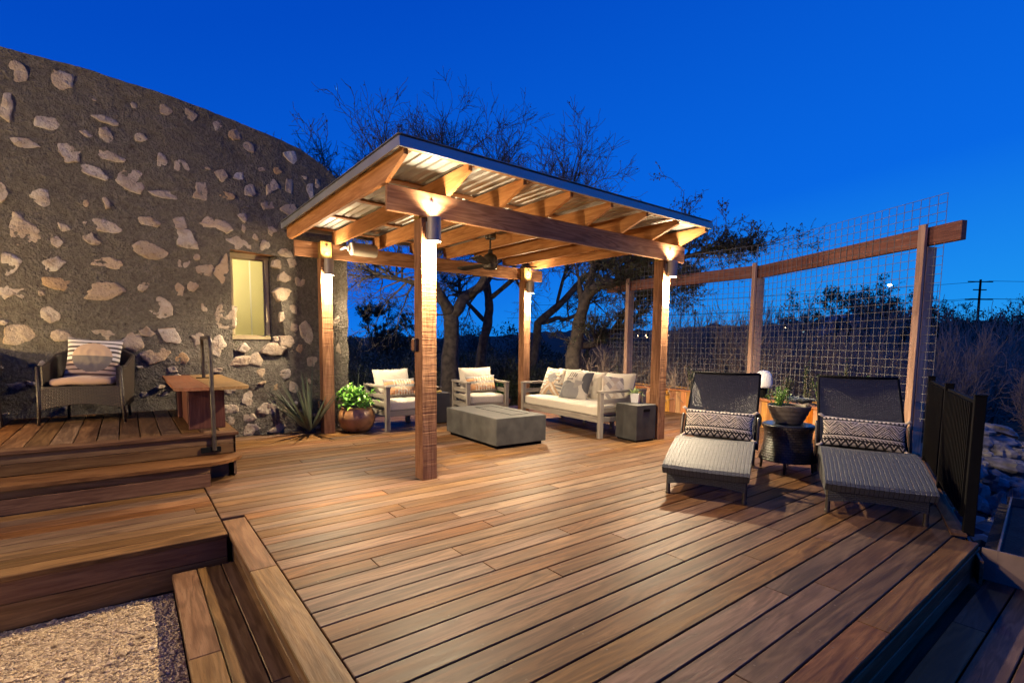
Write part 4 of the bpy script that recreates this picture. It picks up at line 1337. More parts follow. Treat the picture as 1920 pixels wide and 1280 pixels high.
mb = MB(); mb.T = Matrix.Translation(c-n_*.002) @ Matrix.Rotation(math.atan2(d.y, d.x), 4, 'Z') @ Matrix.Rotation(R(90), 4, 'X')
mb.prism([(-.09, .012), (.09, .012), (.09, .13)]+[(.09*math.cos(R(15*k)), .13+.09*math.sin(R(15*k))) for k in range(1, 12)]+[(-.09, .13)], -.004, .004)
mb.build('hole_shade_panel', M['black'], t)  # flat black panel: shade inside the arched opening put into the colour

t = thing('trellis_fence', 'tall trellis of wire mesh on cedar posts with a red timber rail behind the planter', 'fence', (8.97, 4.55, 0))
FP = [((8.98, 7.45), (8.97, 4.55)), ((8.97, 4.55), (7.69, 1.87))]
pd = [Vector((0, -1, 0)), Vector((-.431, -.902, 0)), Vector((-.431, -.902, 0))]
for (x, y), dd in zip(((8.95, 7.42), (8.94, 4.56), (7.66, 1.88)), pd):
    nn = Vector((-dd.y, dd.x, 0)); nn = nn if nn.x > 0 else -nn
    MZ = Matrix.Rotation(math.atan2(dd.y, dd.x), 3, 'Z')
    mb = MB(); mb.box(Vector((x, y, 1.50))-nn*.03, (.088, .04, 2.56), MZ, .003, 0, 2); mb.build('front_post', M['fpost'], t)
    mb = MB(); mb.box(Vector((x, y, 1.22))+nn*.075, (.088, .14, 2.6), MZ, .003, 0, 2); mb.build('rear_post', M['fpost'], t)
for a, b in (((9.02, 8.1), (9.02, 4.57)), ((9.005, 4.545), (7.55, 1.50))):
    A, B = Vector((*a, 2.625)), Vector((*b, 2.645)); mb = MB(); mb.bar(A, B, .075, .215, (0, 0, 1), .004); mb.build('rail', M['rail'], t)
mb = MB()
for a, b in (((8.945, 7.95), (8.945, 4.56)), ((8.93, 4.54), (7.60, 1.68))):
    A, B = Vector((*a, 0)), Vector((*b, 0)); dd = (B-A).normalized(); L = (B-A).length; K = int(L/.1016)
    for i in range(K+1):
        P = A+dd*(L-i*.1016); mb.tube([P+Vector((0, 0, .42)), P+Vector((0, 0, 3.10))], .0037, 4, cap=False)
    for j in range(27): mb.tube([A+Vector((0, 0, .455+j*.1016)), B+Vector((0, 0, .455+j*.1016))], .0037, 4, cap=False)
mb.build('mesh_panel', M['wire'], t)

t = thing('iron_fence', 'low black metal railing fence behind the right-hand lounger', 'fence', (4.67, .77, 0))
FX = [Vector((4.67, .765, 0)), Vector((5.95, 1.19, 0)), Vector((7.30, 1.62, 0))]
for P, hh in zip(FX, (.985, .985, .985)):
    MZ = Matrix.Rotation(R(18), 3, 'Z'); mb = MB(); mb.box(P+Vector((0, 0, hh/2)), (.062, .062, hh), MZ, .003)
    mb.box(P+Vector((0, 0, hh+.006)), (.07, .07, .012), MZ, .004); mb.build('post', M['black'], t)
for P, Q in zip(FX, FX[1:]):
    mb = MB(); dd = (Q-P).normalized(); L = (Q-P).length
    for z in (.93, .10):
        mb = MB(); mb.bar(P+dd*.033+Vector((0, 0, z)), Q-dd*.033+Vector((0, 0, z)), .03, .036, (0, 0, 1), .002)
        mb.build('rail', M['black'], t)
    mb = MB(); k = .11
    while k < L-.06:
        mb.box(P+dd*k+Vector((0, 0, .515)), (.026, .07, .83), Matrix.Rotation(R(18), 3, 'Z')); k += .066
    mb.build('balusters', M['black'], t)
mb = MB(); mb.box(FX[0].lerp(FX[2], .5)+Vector((-.03, .05, .010)), (2.9, .09, .02), Matrix.Rotation(R(18), 3, 'Z'), .003); tag(mb.build('deck_edge_strip', M['cap']), kind='structure')

# steel edging trough at the lower right
t = thing('steel_planter', 'low rust-brown steel planter trough at the end of the lower walkway', 'planter', (4.43, .3, -.2))
mb = MB()
mb.box((4.436, .09, -.10), (.012, 1.12, .21), None, .001); mb.box((5.3, .66, -.10), (1.75, .012, .21), Matrix.Rotation(.10, 3, 'Z'), .001)
mb.box((5.3, -.48, -.10), (1.75, .012, .21), None, .001); mb.box((6.18, .12, -.10), (.012, 1.3, .21), None, .001)
mb.build('edging', M['steelbox'], t)
mb = MB(); mb.surf(lambda u, v: (4.445+1.72*u, -.47+(1.12+.17*u)*v, -.06+.025*nz((u*8, v*6, 0))), 24, 16); mb.build('soil', M['soil'], t, smooth=True)
# ------------------------------------------------------------------ plants
def leaf(mb, p, d, up, L, W, curl=.25, mat=0, fold=.15):
    p, d = Vector(p), Vector(d).normalized(); s = d.cross(Vector(up))
    if s.length < 1e-4: s = d.orthogonal()
    s.normalize(); u = s.cross(d)
    prof = [(0, .12), (.25, .75), (.5, 1.0), (.75, .75), (1, .05)]
    V = []
    for t, w_ in prof:
        c = p+d*(L*t)-u*(curl*L*t*t)
        V += [c-s*(W/2*w_)+u*(fold*W*w_), c, c+s*(W/2*w_)+u*(fold*W*w_)]
    F = []
    for i in range(4):
        a = i*3; F += [(a, a+3, a+4, a+1), (a+1, a+4, a+5, a+2)]
    mb.add(V, F, None, mat)


def rdir(r, up=.3):
    while True:
        v = Vector((r.uniform(-1, 1), r.uniform(-1, 1), r.uniform(-1, 1)))
        if .1 < v.length < 1: break
    v.normalize(); v.z += up; return v.normalized()


def bushy(mbL, mbS, c, rx, rz_, nstem, nleaf, L, W, r, up=.5):
    for i in range(nstem):
        a = r.random()*6.283; e = r.random()**.6
        tip = Vector((c[0]+rx*e*math.cos(a), c[1]+rx*e*math.sin(a), c[2]+rz_*(.55+.45*r.random())*(1.1-.45*e)))
        b = Vector((c[0]+.25*rx*math.cos(a)*e, c[1]+.25*rx*math.sin(a)*e, c[2]))
        m = b.lerp(tip, .5)+Vector((0, 0, .08*rz_))
        mbS.tube([b, m, tip], [.006, .004, .002], 5)
        for k in range(nleaf):
            t = r.uniform(.3, 1.0); p = b.lerp(m, t*2) if t < .5 else m.lerp(tip, t*2-1)
            dd = rdir(r, up); leaf(mbL, p, dd, (0, 0, 1), L*r.uniform(.7, 1.15), W*r.uniform(.8, 1.1), r.uniform(.05, .35))


pr = random.Random(8)
t = thing('potted_plant', 'round copper glazed pot with a bright glossy green shrub by the pergola post', 'potted plant', (2.66, 7.22, 0))
mb = MB(); c = (2.66, 7.22, 0)
mb.lathe([(0, .004), (.15, .005), (.19, .03), (.235, .09), (.262, .17), (.262, .23), (.245, .30), (.222, .345), (.228, .365), (.215, .372), (.2, .36), (.2, .33), (0, .325)], c, 48); mb.build('pot', M['clay'], t, smooth=True, auto=50)
mb = MB(); mb.lathe([(.198, .338), (.1, .35), (0, .345)], c, 24); mb.build('soil', M['soil'], t)
l, s = MB(), MB(); bushy(l, s, (2.66, 7.22, .34), .30, .42, 34, 13, .085, .045, pr, .45)
for _ in range(120):
    a = pr.random()*6.28; rr = .05+.24*pr.random(); leaf(l, (c[0]+rr*math.cos(a), c[1]+rr*math.sin(a), .37+.12*pr.random()), rdir(pr, .2), (0, 0, 1), .08, .045)
l.build('foliage', M['leaf_pot'], t, smooth=True); s.build('stems', M['twig'], t)


def blade_plant(t, c, n, L, W, spread, mat, r, azlim=None, name='leaves', droop=.12):
    mb = MB()
    for i in range(n):
        a = r.uniform(*azlim) if azlim else r.random()*6.283
        tilt = spread*(r.random()**.7); LL = L*r.uniform(.65, 1.05)
        d = Vector((math.sin(tilt)*math.cos(a), math.sin(tilt)*math.sin(a), math.cos(tilt)))
        p = Vector(c)+Vector((math.cos(a), math.sin(a), 0))*.02; s = d.cross(Vector((0, 0, 1)))
        s = s.normalized() if s.length > 1e-3 else Vector((1, 0, 0)); u = s.cross(d)
        V = []; K = 7
        for k in range(K+1):
            q = k/K; w_ = W*(.75+.5*q if q < .3 else 1.0-(q-.3)/.7*.98)
            cc = p+d*(LL*q)-Vector((0, 0, droop*LL*q*q*math.sin(tilt)))
            V += [cc-s*w_/2+u*w_*.28, cc-u*w_*.05, cc+s*w_/2+u*w_*.28]
        F = []
        for k in range(K): a0 = k*3; F += [(a0, a0+3, a0+4, a0+1), (a0+1, a0+4, a0+5, a0+2)]
        mb.add(V, F)
    return mb.build(name, mat, t, smooth=True)


t = thing('yucca', 'dark spiky yucca growing between the stone wall and the rear pergola post', 'plant', (2.06, 7.50, 0))
blade_plant(t, (2.06, 7.46, .0), 36, 1.05, .045, .85, M['leaf_agave'], pr, (R(150), R(300)))
mb = MB(); mb.lathe([(.09, -.02), (.07, .06), (0, .09)], (2.06, 7.48, 0), 12); mb.build('stem', M['soil'], t)
t = thing('yucca', 'slim spiky yucca leaves showing behind the copper pot', 'plant', (2.86, 7.9, 0))
blade_plant(t, (2.86, 7.86, .0), 12, 1.0, .045, .7, M['leaf_agave'], pr, (R(-80), R(90)))

# white square pot with spider plant on the concrete cube
t = thing('potted_plant', 'small white square pot with a pale green rosette on the concrete cube table', 'potted plant', (5.62, 4.52, .503))
mb = MB(); MZ = Matrix.Rotation(R(25), 4, 'Z'); cc = Vector((5.68, 4.53, .5035))
mb.T = Matrix.Translation(cc) @ MZ
V = [(sx*w_, sy*w_, z) for z, w_ in ((0, .047), (.135, .06), (.135, .052), (.115, .05)) for sx, sy in ((-1, -1), (1, -1), (1, 1), (-1, 1))]
mb.add(V, [(3, 2, 1, 0)]+[(4*i+k, 4*i+(k+1) % 4, 4*i+4+(k+1) % 4, 4*i+4+k) for i in range(3) for k in range(4)]+[(12, 13, 14, 15)]); mb.build('pot', M['ceramic'], t)
blade_plant(t, (5.68, 4.53, .615), 30, .17, .02, 1.35, M['leaf_spider'], pr, None, 'leaves', .35)

# bowl of succulents on the wicker table
t = thing('potted_plant', 'grey ribbed bowl of blue succulents and fern on the round wicker table', 'potted plant', (5.58, 2.40, .499))
mb = MB(); c = (5.55, 2.40, 0)
pf = [(0, .4995), (.115, .4995), (.125, .505)]+[(.125+.085*(k/12)**.8+.0035*math.sin(k*2.1), .505+.185*k/12) for k in range(1, 13)]+[(.205, .697), (.19, .69), (.185, .66), (0, .655)]
mb.lathe(pf, c, 48); mb.build('bowl', M['bowl'], t, smooth=True, auto=60)
mb = MB(); mb.lathe([(.186, .668), (.1, .68), (0, .678)], c, 24); mb.build('soil', M['soil'], t)
mb = MB()
for cx, cy, rr in ((5.62, 2.30, .085), (5.54, 2.26, .07), (5.66, 2.40, .07), (5.60, 2.22, .06), (5.52, 2.33, .06), (5.70, 2.30, .06)):
    zc = .705+pr.uniform(0, .03)
    for ring, (n, e, f) in enumerate(((9, .25, 1.0), (8, .6, .8), (6, 1.0, .55), (4, 1.3, .35))):
        for k in range(n):
            a = 6.283*k/n+ring*.4; leaf(mb, (cx, cy, zc), (math.cos(a)*math.cos(e), math.sin(a)*math.cos(e), math.sin(e)), (0, 0, 1), rr*f*1.25, rr*.75*f, -.25, 0, .3)
mb.build('succulents', M['leaf_succ'], t, smooth=True)
l, s = MB(), MB()
for i in range(26):
    a = pr.random()*6.28; b = Vector((5.48+.07*math.cos(a)*pr.random(), 2.48+.06*math.sin(a)*pr.random(), .68)); tip = b+Vector((.10*pr.uniform(-1, 1), .10*pr.uniform(-1, 1), pr.uniform(.08, .24)))
    s.tube([b, tip], [.003, .0015], 4)
    for k in range(16):
        q = b.lerp(tip, .2+.8*k/16); leaf(l, q, rdir(pr, .5), (0, 0, 1), .035, .009, .1)
l.build('fern', M['leaf_fern'], t); s.build('stems', M['leaf_fern'], t)

# terracotta bowl plant
t = thing('potted_plant', 'terracotta bowl with a leafy green plant between the armchair and the sofa', 'potted plant', (5.72, 7.80, 0))
mb = MB(); c = (5.72, 7.80, 0); mb.lathe([(0, .003), (.10, .003), (.15, .08), (.185, .2), (.195, .265), (.18, .265), (.165, .23), (0, .225)], c, 32); mb.build('bowl', M['terra'], t, smooth=True, auto=50)
l, s = MB(), MB(); bushy(l, s, (5.72, 7.80, .24), .15, .36, 18, 12, .08, .04, pr, .4); l.build('foliage', M['leaf_pot'], t, smooth=True); s.build('stems', M['twig'], t)

# upright herbs in the planter
def herb(label, x, y, h, w_, dense, mat='leaf_rose', grp='herbs in the cedar planter'):
    t = thing('herb_plant', label, 'plant', (x, y, .42), 0, grp); l, s = MB(), MB()
    for i in range(dense):
        a = pr.random()*6.28; b = Vector((x+.03*math.cos(a), y+.03*math.sin(a), .42)); tip = b+Vector((w_*pr.uniform(-1, 1), w_*pr.uniform(-1, 1), h*pr.uniform(.45, 1.0)))
        s.tube([b, b.lerp(tip, .5)+Vector((0, 0, .03)), tip], [.005, .004, .002], 4)
        for k in range(int(46*h/.5)):
            q = b.lerp(tip, pr.uniform(.15, 1)); leaf(l, q, rdir(pr, .7), (0, 0, 1), .04, .012, .1)
    l.build('foliage', M[mat], t); s.build('stems', M['twig'], t)


dR = Vector((-.431, -.902, 0)); nR = Vector((.902, -.431, 0)); c0 = Vector((8.50, 4.61, 0))
for s_, o_, h, w_, dn, mt, lab in ((.95, .25, .42, .10, 12, 'leaf_rose', 'short bushy herb in the planter just right of the white lamp'), (1.30, .3, .70, .06, 7, 'leaf_rose', 'tall thin upright herb in the planter behind the bowl of succulents'),
                                   (1.62, .28, .48, .13, 16, 'leaf_fern', 'bright green spreading herb in the planter behind the wicker table'), (1.95, .3, .78, .06, 9, 'leaf_rose', 'tallest reddish upright herb in the planter, between the loungers'),
                                   (2.35, .28, .55, .07, 8, 'leaf_fern', 'narrow light green herb in the planter left of the right-hand lounger back')):
    p = c0+dR*s_+nR*o_; herb(lab, p.x, p.y, h, w_, dn, mt)
for y, h, lab in ((5.72, .5, 'thin dark herb in the planter just right of the pergola post'), (5.0, .42, 'low dark herb in the planter hidden behind the lounger back'), (7.55, .45, 'dark herb in the planter behind the sofa end')):
    herb(lab, 8.85, y, h, .06, 7)

t = thing('garden_lamp', 'white rounded mushroom lamp standing in the planter behind the left lounger', 'lamp', (8.78, 4.25, .42))
mb = MB(); c = (8.72, 4.22, 0)
mb.lathe([(0, .905), (.05, .90), (.095, .875), (.13, .82), (.145, .74), (.147, .66), (.14, .615), (.125, .605), (0, .61)], c, 36); mb.build('dome', M['white'], t, smooth=True, auto=50)
mb = MB(); mb.lathe([(.07, .41), (.06, .60), (0, .605)], c, 20); mb.build('stem', M['black'], t, smooth=True, auto=50)

t = thing('grass_tuft', 'dry reddish ornamental grass in the steel planter', 'plant', (5.0, .25, -.06))
blade_plant(t, (5.05, .33, -.06), 90, .38, .008, .75, M['leaf_dry'], pr, None, 'blades', .5)
t = thing('grass_tuft', 'dry reddish grass tuft standing beyond the steel planter by the rocks', 'plant', (6.6, .8, -.6))
blade_plant(t, (6.7, .75, -.6), 110, .65, .008, .6, M['leaf_dry'], pr, None, 'blades', .4)

# ------------------------------------------------------------------ trees
def branch(mb, lm, p, d, L, r0, lev, r, leafy, ls):
    K = 4 if lev > 1 else 5
    pts = [Vector(p)]; rad = [r0]; dd = Vector(d).normalized()
    for k in range(K):
        dd = (dd+Vector((r.uniform(-1, 1), r.uniform(-1, 1), r.uniform(-1, 1)))*(.34 if lev < 3 else .26)+Vector((0, 0, .05))).normalized()
        pts.append(pts[-1]+dd*(L/K)); rad.append(max(r0*(1-.8*(k+1)/K), .004))
    mb.tube(pts, rad, 5 if r0 > .03 else (4 if r0 > .012 else 3), cap=False)
    if lev == 0 or (lev == 1 and leafy > .4):
        for _ in range(int(7*leafy*(1 if lev == 0 else .6)+r.random())):
            q = pts[r.randrange(1, K+1)]+Vector((r.uniform(-1, 1), r.uniform(-1, 1), r.uniform(-1, 1)))*.02; leaf(lm, q, rdir(r, 0), (0, 0, 1), ls*r.uniform(.7, 1.3), ls*.55, .1)
    if lev == 0: return
    n = {3: 7, 2: 7, 1: 6}[lev]
    for i in range(n):
        k = r.randrange(1, K+1); t_ = rdir(r, .15); ax = (pts[k]-pts[k-1]).normalized()
        nd = (ax*.75+(t_-ax*t_.dot(ax))*r.uniform(.5, 1.0)).normalized()
        branch(mb, lm, pts[k], nd, L*r.uniform(.38, .62), max(rad[k]*.64, .005), lev-1, r, leafy, ls)


def tree(name, label, limbs, seed, leafy, ls=.05, dens=1.0, up=.25, bl=1.0):
    r = random.Random(seed); b = limbs[0][0]
    t = thing(name, label, 'tree', (b[0], b[1], -.6), 0, 'bare oaks behind the pergola')
    mb, lm = MB(), MB()
    for li, L in enumerate(limbs):
        P = [Vector(q[:3]) for q in L]; rr = [q[3] for q in L]
        if li == 0: P[0] = Vector((P[0].x, P[0].y, -.75)); rr[0] *= 1.35
        Q = []; RR = []
        for i in range(len(P)-1):
            for k in range(5):
                f = k/5; q = P[i].lerp(P[i+1], f); s = rr[i]+(rr[i+1]-rr[i])*f
                Q.append(q+Vector((nz(q*1.4+Vector((seed, 0, 0))), nz(q*1.4+Vector((0, seed, 0))), nz(q*1.4+Vector((0, 0, seed)))))*(.16 if li else .07)*(.3 if (i == 0 and k == 0) else 1)); RR.append(s*(1+.16*nz(q*5)))
        Q.append(P[-1]); RR.append(rr[-1])
        mb.tube(Q, RR, 10 if rr[0] > .1 else 7)
        n = int((len(Q)*.95 if li else 1)*dens)
        for i in range(n):
            k = r.randrange(int(len(Q)*.35), len(Q)) if li else len(Q)-1
            ax = (Q[k]-Q[k-1]).normalized(); v = rdir(r, up); nd = (ax*.55+v*.8).normalized()
            branch(mb, lm, Q[k], nd, bl*r.uniform(.7, 1.45)*(1.0 if RR[k] > .03 else .75), min(.03, RR[k]*.6), 2, r, leafy, ls)
        branch(mb, lm, Q[-1], (Q[-1]-Q[-2]), 1.2, RR[-1], 2, r, leafy, ls)
    mb.build('trunk', M['bark'], t, smooth=True)
    if lm.f: lm.build('crown', M['leaf_dark'], t)


TA = [[(6.58, 11.34, 0.32, 0.22), (6.66, 11.27, 1.36, 0.2), (6.63, 11.3, 2.04, 0.18)], [(6.63, 11.3, 2.04, 0.15), (6.21, 11.12, 2.67, 0.12), (5.79, 10.94, 3.5, 0.09), (5.31, 10.8, 4.5, 0.06), (4.77, 10.71, 5.0, 0.03)], [(6.66, 11.27, 2.01, 0.15), (7.03, 11.24, 2.47, 0.14), (7.53, 11.12, 2.88, 0.12), (7.67, 11.26, 3.63, 0.1), (7.57, 11.58, 4.78, 0.07), (7.17, 12.02, 5.9, 0.045), (7.0, 12.28, 6.5, 0.02)], [(7.14, 11.16, 2.54, 0.1), (7.57, 10.58, 3.4, 0.08), (7.96, 9.9, 4.26, 0.06), (8.32, 9.25, 4.6, 0.04), (8.38, 8.69, 4.9, 0.02)], [(6.21, 11.12, 2.67, 0.08), (5.58, 11.09, 2.75, 0.06), (4.81, 11.18, 2.88, 0.04), (4.18, 11.16, 2.93, 0.022)], [(5.79, 10.94, 3.5, 0.06), (4.89, 10.74, 4.07, 0.045), (4.06, 10.75, 4.4, 0.03), (3.4, 10.75, 4.5, 0.015)], [(7.57, 11.58, 4.78, 0.06), (8.31, 11.65, 5.6, 0.04), (8.54, 11.73, 6.3, 0.02)]]
TB = [[(8.35, 12.5, 0.26, 0.16), (8.44, 12.43, 1.38, 0.14), (8.59, 12.32, 2.32, 0.13), (8.51, 12.38, 3.1, 0.11)], [(8.51, 12.38, 3.1, 0.1), (8.95, 12.29, 4.06, 0.08), (9.65, 12.01, 5.0, 0.05), (10.01, 11.85, 5.2, 0.025)], [(8.55, 12.35, 2.63, 0.08), (8.81, 11.65, 3.09, 0.07), (8.92, 11.06, 3.45, 0.05), (9.07, 10.69, 4.14, 0.03)], [(8.44, 12.43, 2.01, 0.07), (8.2, 13.12, 2.66, 0.06), (8.05, 13.49, 3.64, 0.04), (7.5, 14.16, 4.95, 0.02)]]
TC = [[(8.41, 8.68, 0.3, 0.2), (8.47, 8.62, 1.07, 0.18), (8.55, 8.56, 1.7, 0.16)], [(8.55, 8.56, 1.7, 0.15), (8.67, 8.47, 2.37, 0.13), (8.76, 8.15, 2.62, 0.12), (9.02, 7.7, 2.8, 0.1), (9.11, 7.38, 3.31, 0.08), (9.17, 7.08, 3.25, 0.05), (9.39, 6.66, 3.4, 0.025)], [(8.67, 8.47, 2.37, 0.09), (9.0, 8.6, 3.18, 0.07), (9.41, 8.66, 3.1, 0.045), (9.75, 8.65, 3.3, 0.02)], [(9.02, 7.7, 2.8, 0.08), (9.3, 6.98, 3.15, 0.06), (9.68, 6.31, 3.33, 0.04), (10.06, 5.64, 3.37, 0.018)], [(9.51, 8.33, 1.66, 0.08), (9.65, 7.97, 2.29, 0.06), (9.93, 7.5, 2.66, 0.04), (10.2, 7.04, 2.88, 0.02)], [(8.51, 8.59, 1.26, 0.09), (8.98, 8.49, 1.39, 0.085), (9.51, 8.33, 1.66, 0.08)]]
TD = [[(10.07, 12.44, 1.39, 0.14), (10.4, 12.19, 1.99, 0.13), (10.86, 11.83, 2.49, 0.11), (11.42, 11.4, 3.25, 0.09), (11.76, 11.14, 3.7, 0.06), (12.2, 10.8, 4.0, 0.03)], [(10.4, 12.19, 1.99, 0.08), (11.27, 11.89, 2.09, 0.07), (12.02, 11.57, 2.8, 0.05), (12.64, 11.35, 3.52, 0.03)], [(10.86, 11.83, 2.49, 0.06), (11.04, 11.7, 3.74, 0.045), (10.89, 11.81, 5.04, 0.025)]]
tree('oak_tree', 'large bare oak with a forked trunk rising behind the armchairs', TA, 3, .05, .05, 1.9, .12, 1.1)
tree('oak_tree', 'smaller bare oak with a crooked trunk just right of the large forked oak', TB, 5, .15, .05, 1.6, .1)
tree('oak_tree', 'leafy leaning oak behind the sofa reaching over the mesh trellis', TC, 9, .6, .05, 1.7, .0, .62)
tree('oak_tree', 'dark slanting oak limbs behind the rear right pergola post', TD, 12, .3, .05, 1.6, .2, .8)

# ------------------------------------------------------------------ brush and shrubs beyond the deck
def shrub_mesh(seed, n, ls, squash=.8, mat='leaf_brush', twigs=120, name='shrub'):
    r = random.Random(seed); l, s = MB(), MB(); blobs = []
    for i in range(16):
        a = r.random()*6.28; e = r.random()**.5*.75; blobs.append((e*math.cos(a), e*math.sin(a), .25+.62*r.random()*squash*(1.15-e*.6), .18+.2*r.random()))
    for i in range(n):
        b = r.choice(blobs); v = rdir(r, .15)*b[3]*(.35+.75*r.random()**.5)
        leaf(l, (b[0]+v.x, b[1]+v.y, max(.02, b[2]+v.z)), rdir(r, .1), (0, 0, 1), ls*r.uniform(.6, 1.3), ls*.6, .1)
    for i in range(twigs):
        b = r.choice(blobs); tip = Vector(b[:3])+rdir(r, .8)*b[3]*r.uniform(.8, 1.45)
        base = Vector((.2*r.uniform(-1, 1), .2*r.uniform(-1, 1), 0)); m = base.lerp(tip, .6)+rdir(r)*.08
        s.tube([base, m, tip], [.009, .005, .0015], 3, cap=False)
    return l, s


protos = []
for k, (n, ls, mt) in enumerate(((5200, .055, 'leaf_brush'), (4600, .065, 'leaf_dark'), (2600, .045, 'leaf_brush'))):
    l, s = shrub_mesh(40+k, n, ls, .85, mt)
    t = thing('shrub', 'dark leafy brush in the thicket beyond the deck', 'shrub', (0, 0, -50), 0, 'dark brush beyond the deck')
    l.build('foliage', M[mt], t, world=False); s.build('stems', M['twig'], t, world=False); protos.append(t)


def twig_shrub(seed, stems=22):
    r = random.Random(seed); mb, lm = MB(), MB()
    for i in range(stems):
        a = r.random()*6.28; d = Vector((math.cos(a)*r.uniform(.15, .9), math.sin(a)*r.uniform(.15, .9), 1)).normalized()
        branch(mb, lm, (.12*math.cos(a), .12*math.sin(a), 0), d, r.uniform(.55, .95), .016, 2, r, 0, .03)
    return mb


tw = []
for k in range(3):
    t = thing('bare_shrub', 'bare grey twiggy shrub in the brush beyond the black fence', 'shrub', (0, 0, -50), 0, 'bare twiggy brush right of the deck')
    twig_shrub(60+k, 24).build('branches', M['brushtwig'], t, world=False); tw.append(t)

VIEW = Vector((math.cos(.9159), math.sin(.9159), 0)); SIDE = Vector((math.sin(.9159), -math.cos(.9159), 0))
br2 = random.Random(14)
used = set()


def put(proto, p, sc, label):
    k = protos.index(proto) if proto in protos else 10+tw.index(proto)
    z = ground_z(p.x, p.y)-.1
    s3 = (sc[0], sc[1], sc[2])
    if k in used: o = dup(proto, (p.x, p.y, z), br2.random()*6.28, label, s3)
    else:
        used.add(k); o = proto; o.location = (p.x, p.y, z); o.rotation_euler = (0, 0, br2.random()*6.28); o.scale = s3; o['label'] = label
    return o


LB = 'dark leafy brush in the thicket beyond the deck'
for D, u0, u1, st, hh in ((16.5, -7.5, 6, 1.35, 2.6), (21, -8.5, 11, 1.8, 3.5), (28, -10.5, 25, 2.3, 4.6), (40, -14, 40, 3.6, 6.4), (62, 18, 66, 5.0, 9.5)):
    u = u0
    while u < u1:
        p = VIEW*(D+br2.uniform(-1.2, 1.2))+SIDE*(u+br2.uniform(-.4, .4))
        s_ = st*br2.uniform(.75, 1.05); px = 960+940*u/D
        lo = .66 if px < 1470 else (.66+.34*min(1, (px-1470)/80) if px < 1750 else .92)
        put(protos[br2.choice((0, 1, 1, 0))], p, (s_, s_, hh*lo*br2.uniform(.74, 1.05)), LB); u += st*.95
LW = 'bare grey twiggy shrub in the brush beyond the black fence'
for D, u0, u1, st, hh in ((10.8, 3.6, 12.5, .9, 1.75), (13, 2.2, 16, 1.2, 2.3), (17, 3.0, 20, 1.7, 3.0), (22, 6, 25, 2.2, 3.7)):
    u = u0
    while u < u1:
        p = VIEW*(D+br2.uniform(-.8, .8))+SIDE*(u+br2.uniform(-.3, .3)); s_ = st*br2.uniform(.8, 1.15)
        if br2.random() < (.55 if 960+940*u/D < 1700 else .9): put(tw[br2.randrange(3)], p, (s_, s_, hh*br2.uniform(.6, 1.0)), LW)
        u += st*.85
LG = 'green leafy bush in the brush just behind the wire mesh trellis'
for D, u0, u1, st, hh in ((12.2, 2.6, 9.5, 1.0, 1.55), (15, 2.5, 15, 1.3, 2.2)):
    u = u0
    while u < u1:
        p = VIEW*(D+br2.uniform(-.7, .7))+SIDE*(u+br2.uniform(-.4, .4)); s_ = st*br2.uniform(.6, .95)
        if br2.random() < .9: put(protos[2], p, (s_, s_, hh*br2.uniform(.6, 1.0)), LG)
        u += st*1.1
# taller individual trees on the skyline
def small_oak(label, p, h, seed, leafy):
    r = random.Random(seed); t = thing('oak_tree', label, 'tree', (p.x, p.y, ground_z(p.x, p.y)), 0, 'small trees on the skyline'); mb, lm = MB(), MB()
    z0 = ground_z(p.x, p.y)-.1; top = Vector((p.x+r.uniform(-.3, .3), p.y, z0+h*.5))
    mb.tube([Vector((p.x, p.y, z0)), Vector((p.x+.1, p.y, z0+h*.25)), top], [.13, .11, .09], 8)
    for i in range(9): branch(mb, lm, top-Vector((0, 0, h*.15*r.random())), rdir(r, .35), h*r.uniform(.3, .5), .05, 3, r, leafy, .11)
    mb.build('trunk', M['bark'], t); lm.build('crown', M['leaf_dark'], t)


for lab, D, px, h, sd, lf in (('round dark oak on the skyline just right of the stone wall', 30, 700, 4.9, 31, 1.2), ('small dark oak seen through the mesh panel left of the last trellis post', 26, 1560, 6.2, 33, .7),
                              ('thin dark oak with sparse top seen through the mesh beside the last trellis post', 24, 1640, 5.8, 37, .5), ('sparse dark tree beside the utility pole', 30, 1870, 6.6, 41, .5)):
    small_oak(lab, VIEW*D+SIDE*((px-960)/940.6*D), h, sd, lf)

# rocks of the dry-stacked bank
ROCKS = [(10.08, 1.59, 0.06, 0.27, 0.16), (10.56, 1.47, 0.08, 0.37, 0.13), (9.86, 1.5, -0.05, 0.31, 0.14), (10.32, 1.4, -0.05, 0.36, 0.11), (10.39, 1.23, -0.1, 0.23, 0.14), (9.44, 1.45, -0.14, 0.22, 0.12), (9.77, 1.32, -0.14, 0.27, 0.18), (9.81, 1.17, -0.15, 0.25, 0.15), (9.13, 1.44, -0.23, 0.16, 0.16), (9.32, 1.29, -0.26, 0.46, 0.19), (9.38, 1.12, -0.26, 0.35, 0.17), (8.7, 1.39, -0.28, 0.16, 0.2), (8.79, 1.19, -0.4, 0.29, 0.24), (8.83, 1.04, -0.39, 0.24, 0.15), (8.61, 0.95, -0.53, 0.29, 0.26), (8.37, 1.14, -0.57, 0.17, 0.26), (8.34, 1.29, -0.45, 0.13, 0.19), (8.21, 1.01, -0.65, 0.25, 0.19), (8.2, 0.89, -0.67, 0.18, 0.15), (8.2, 1.27, -0.58, 0.15, 0.19)]
rr_ = random.Random(4)
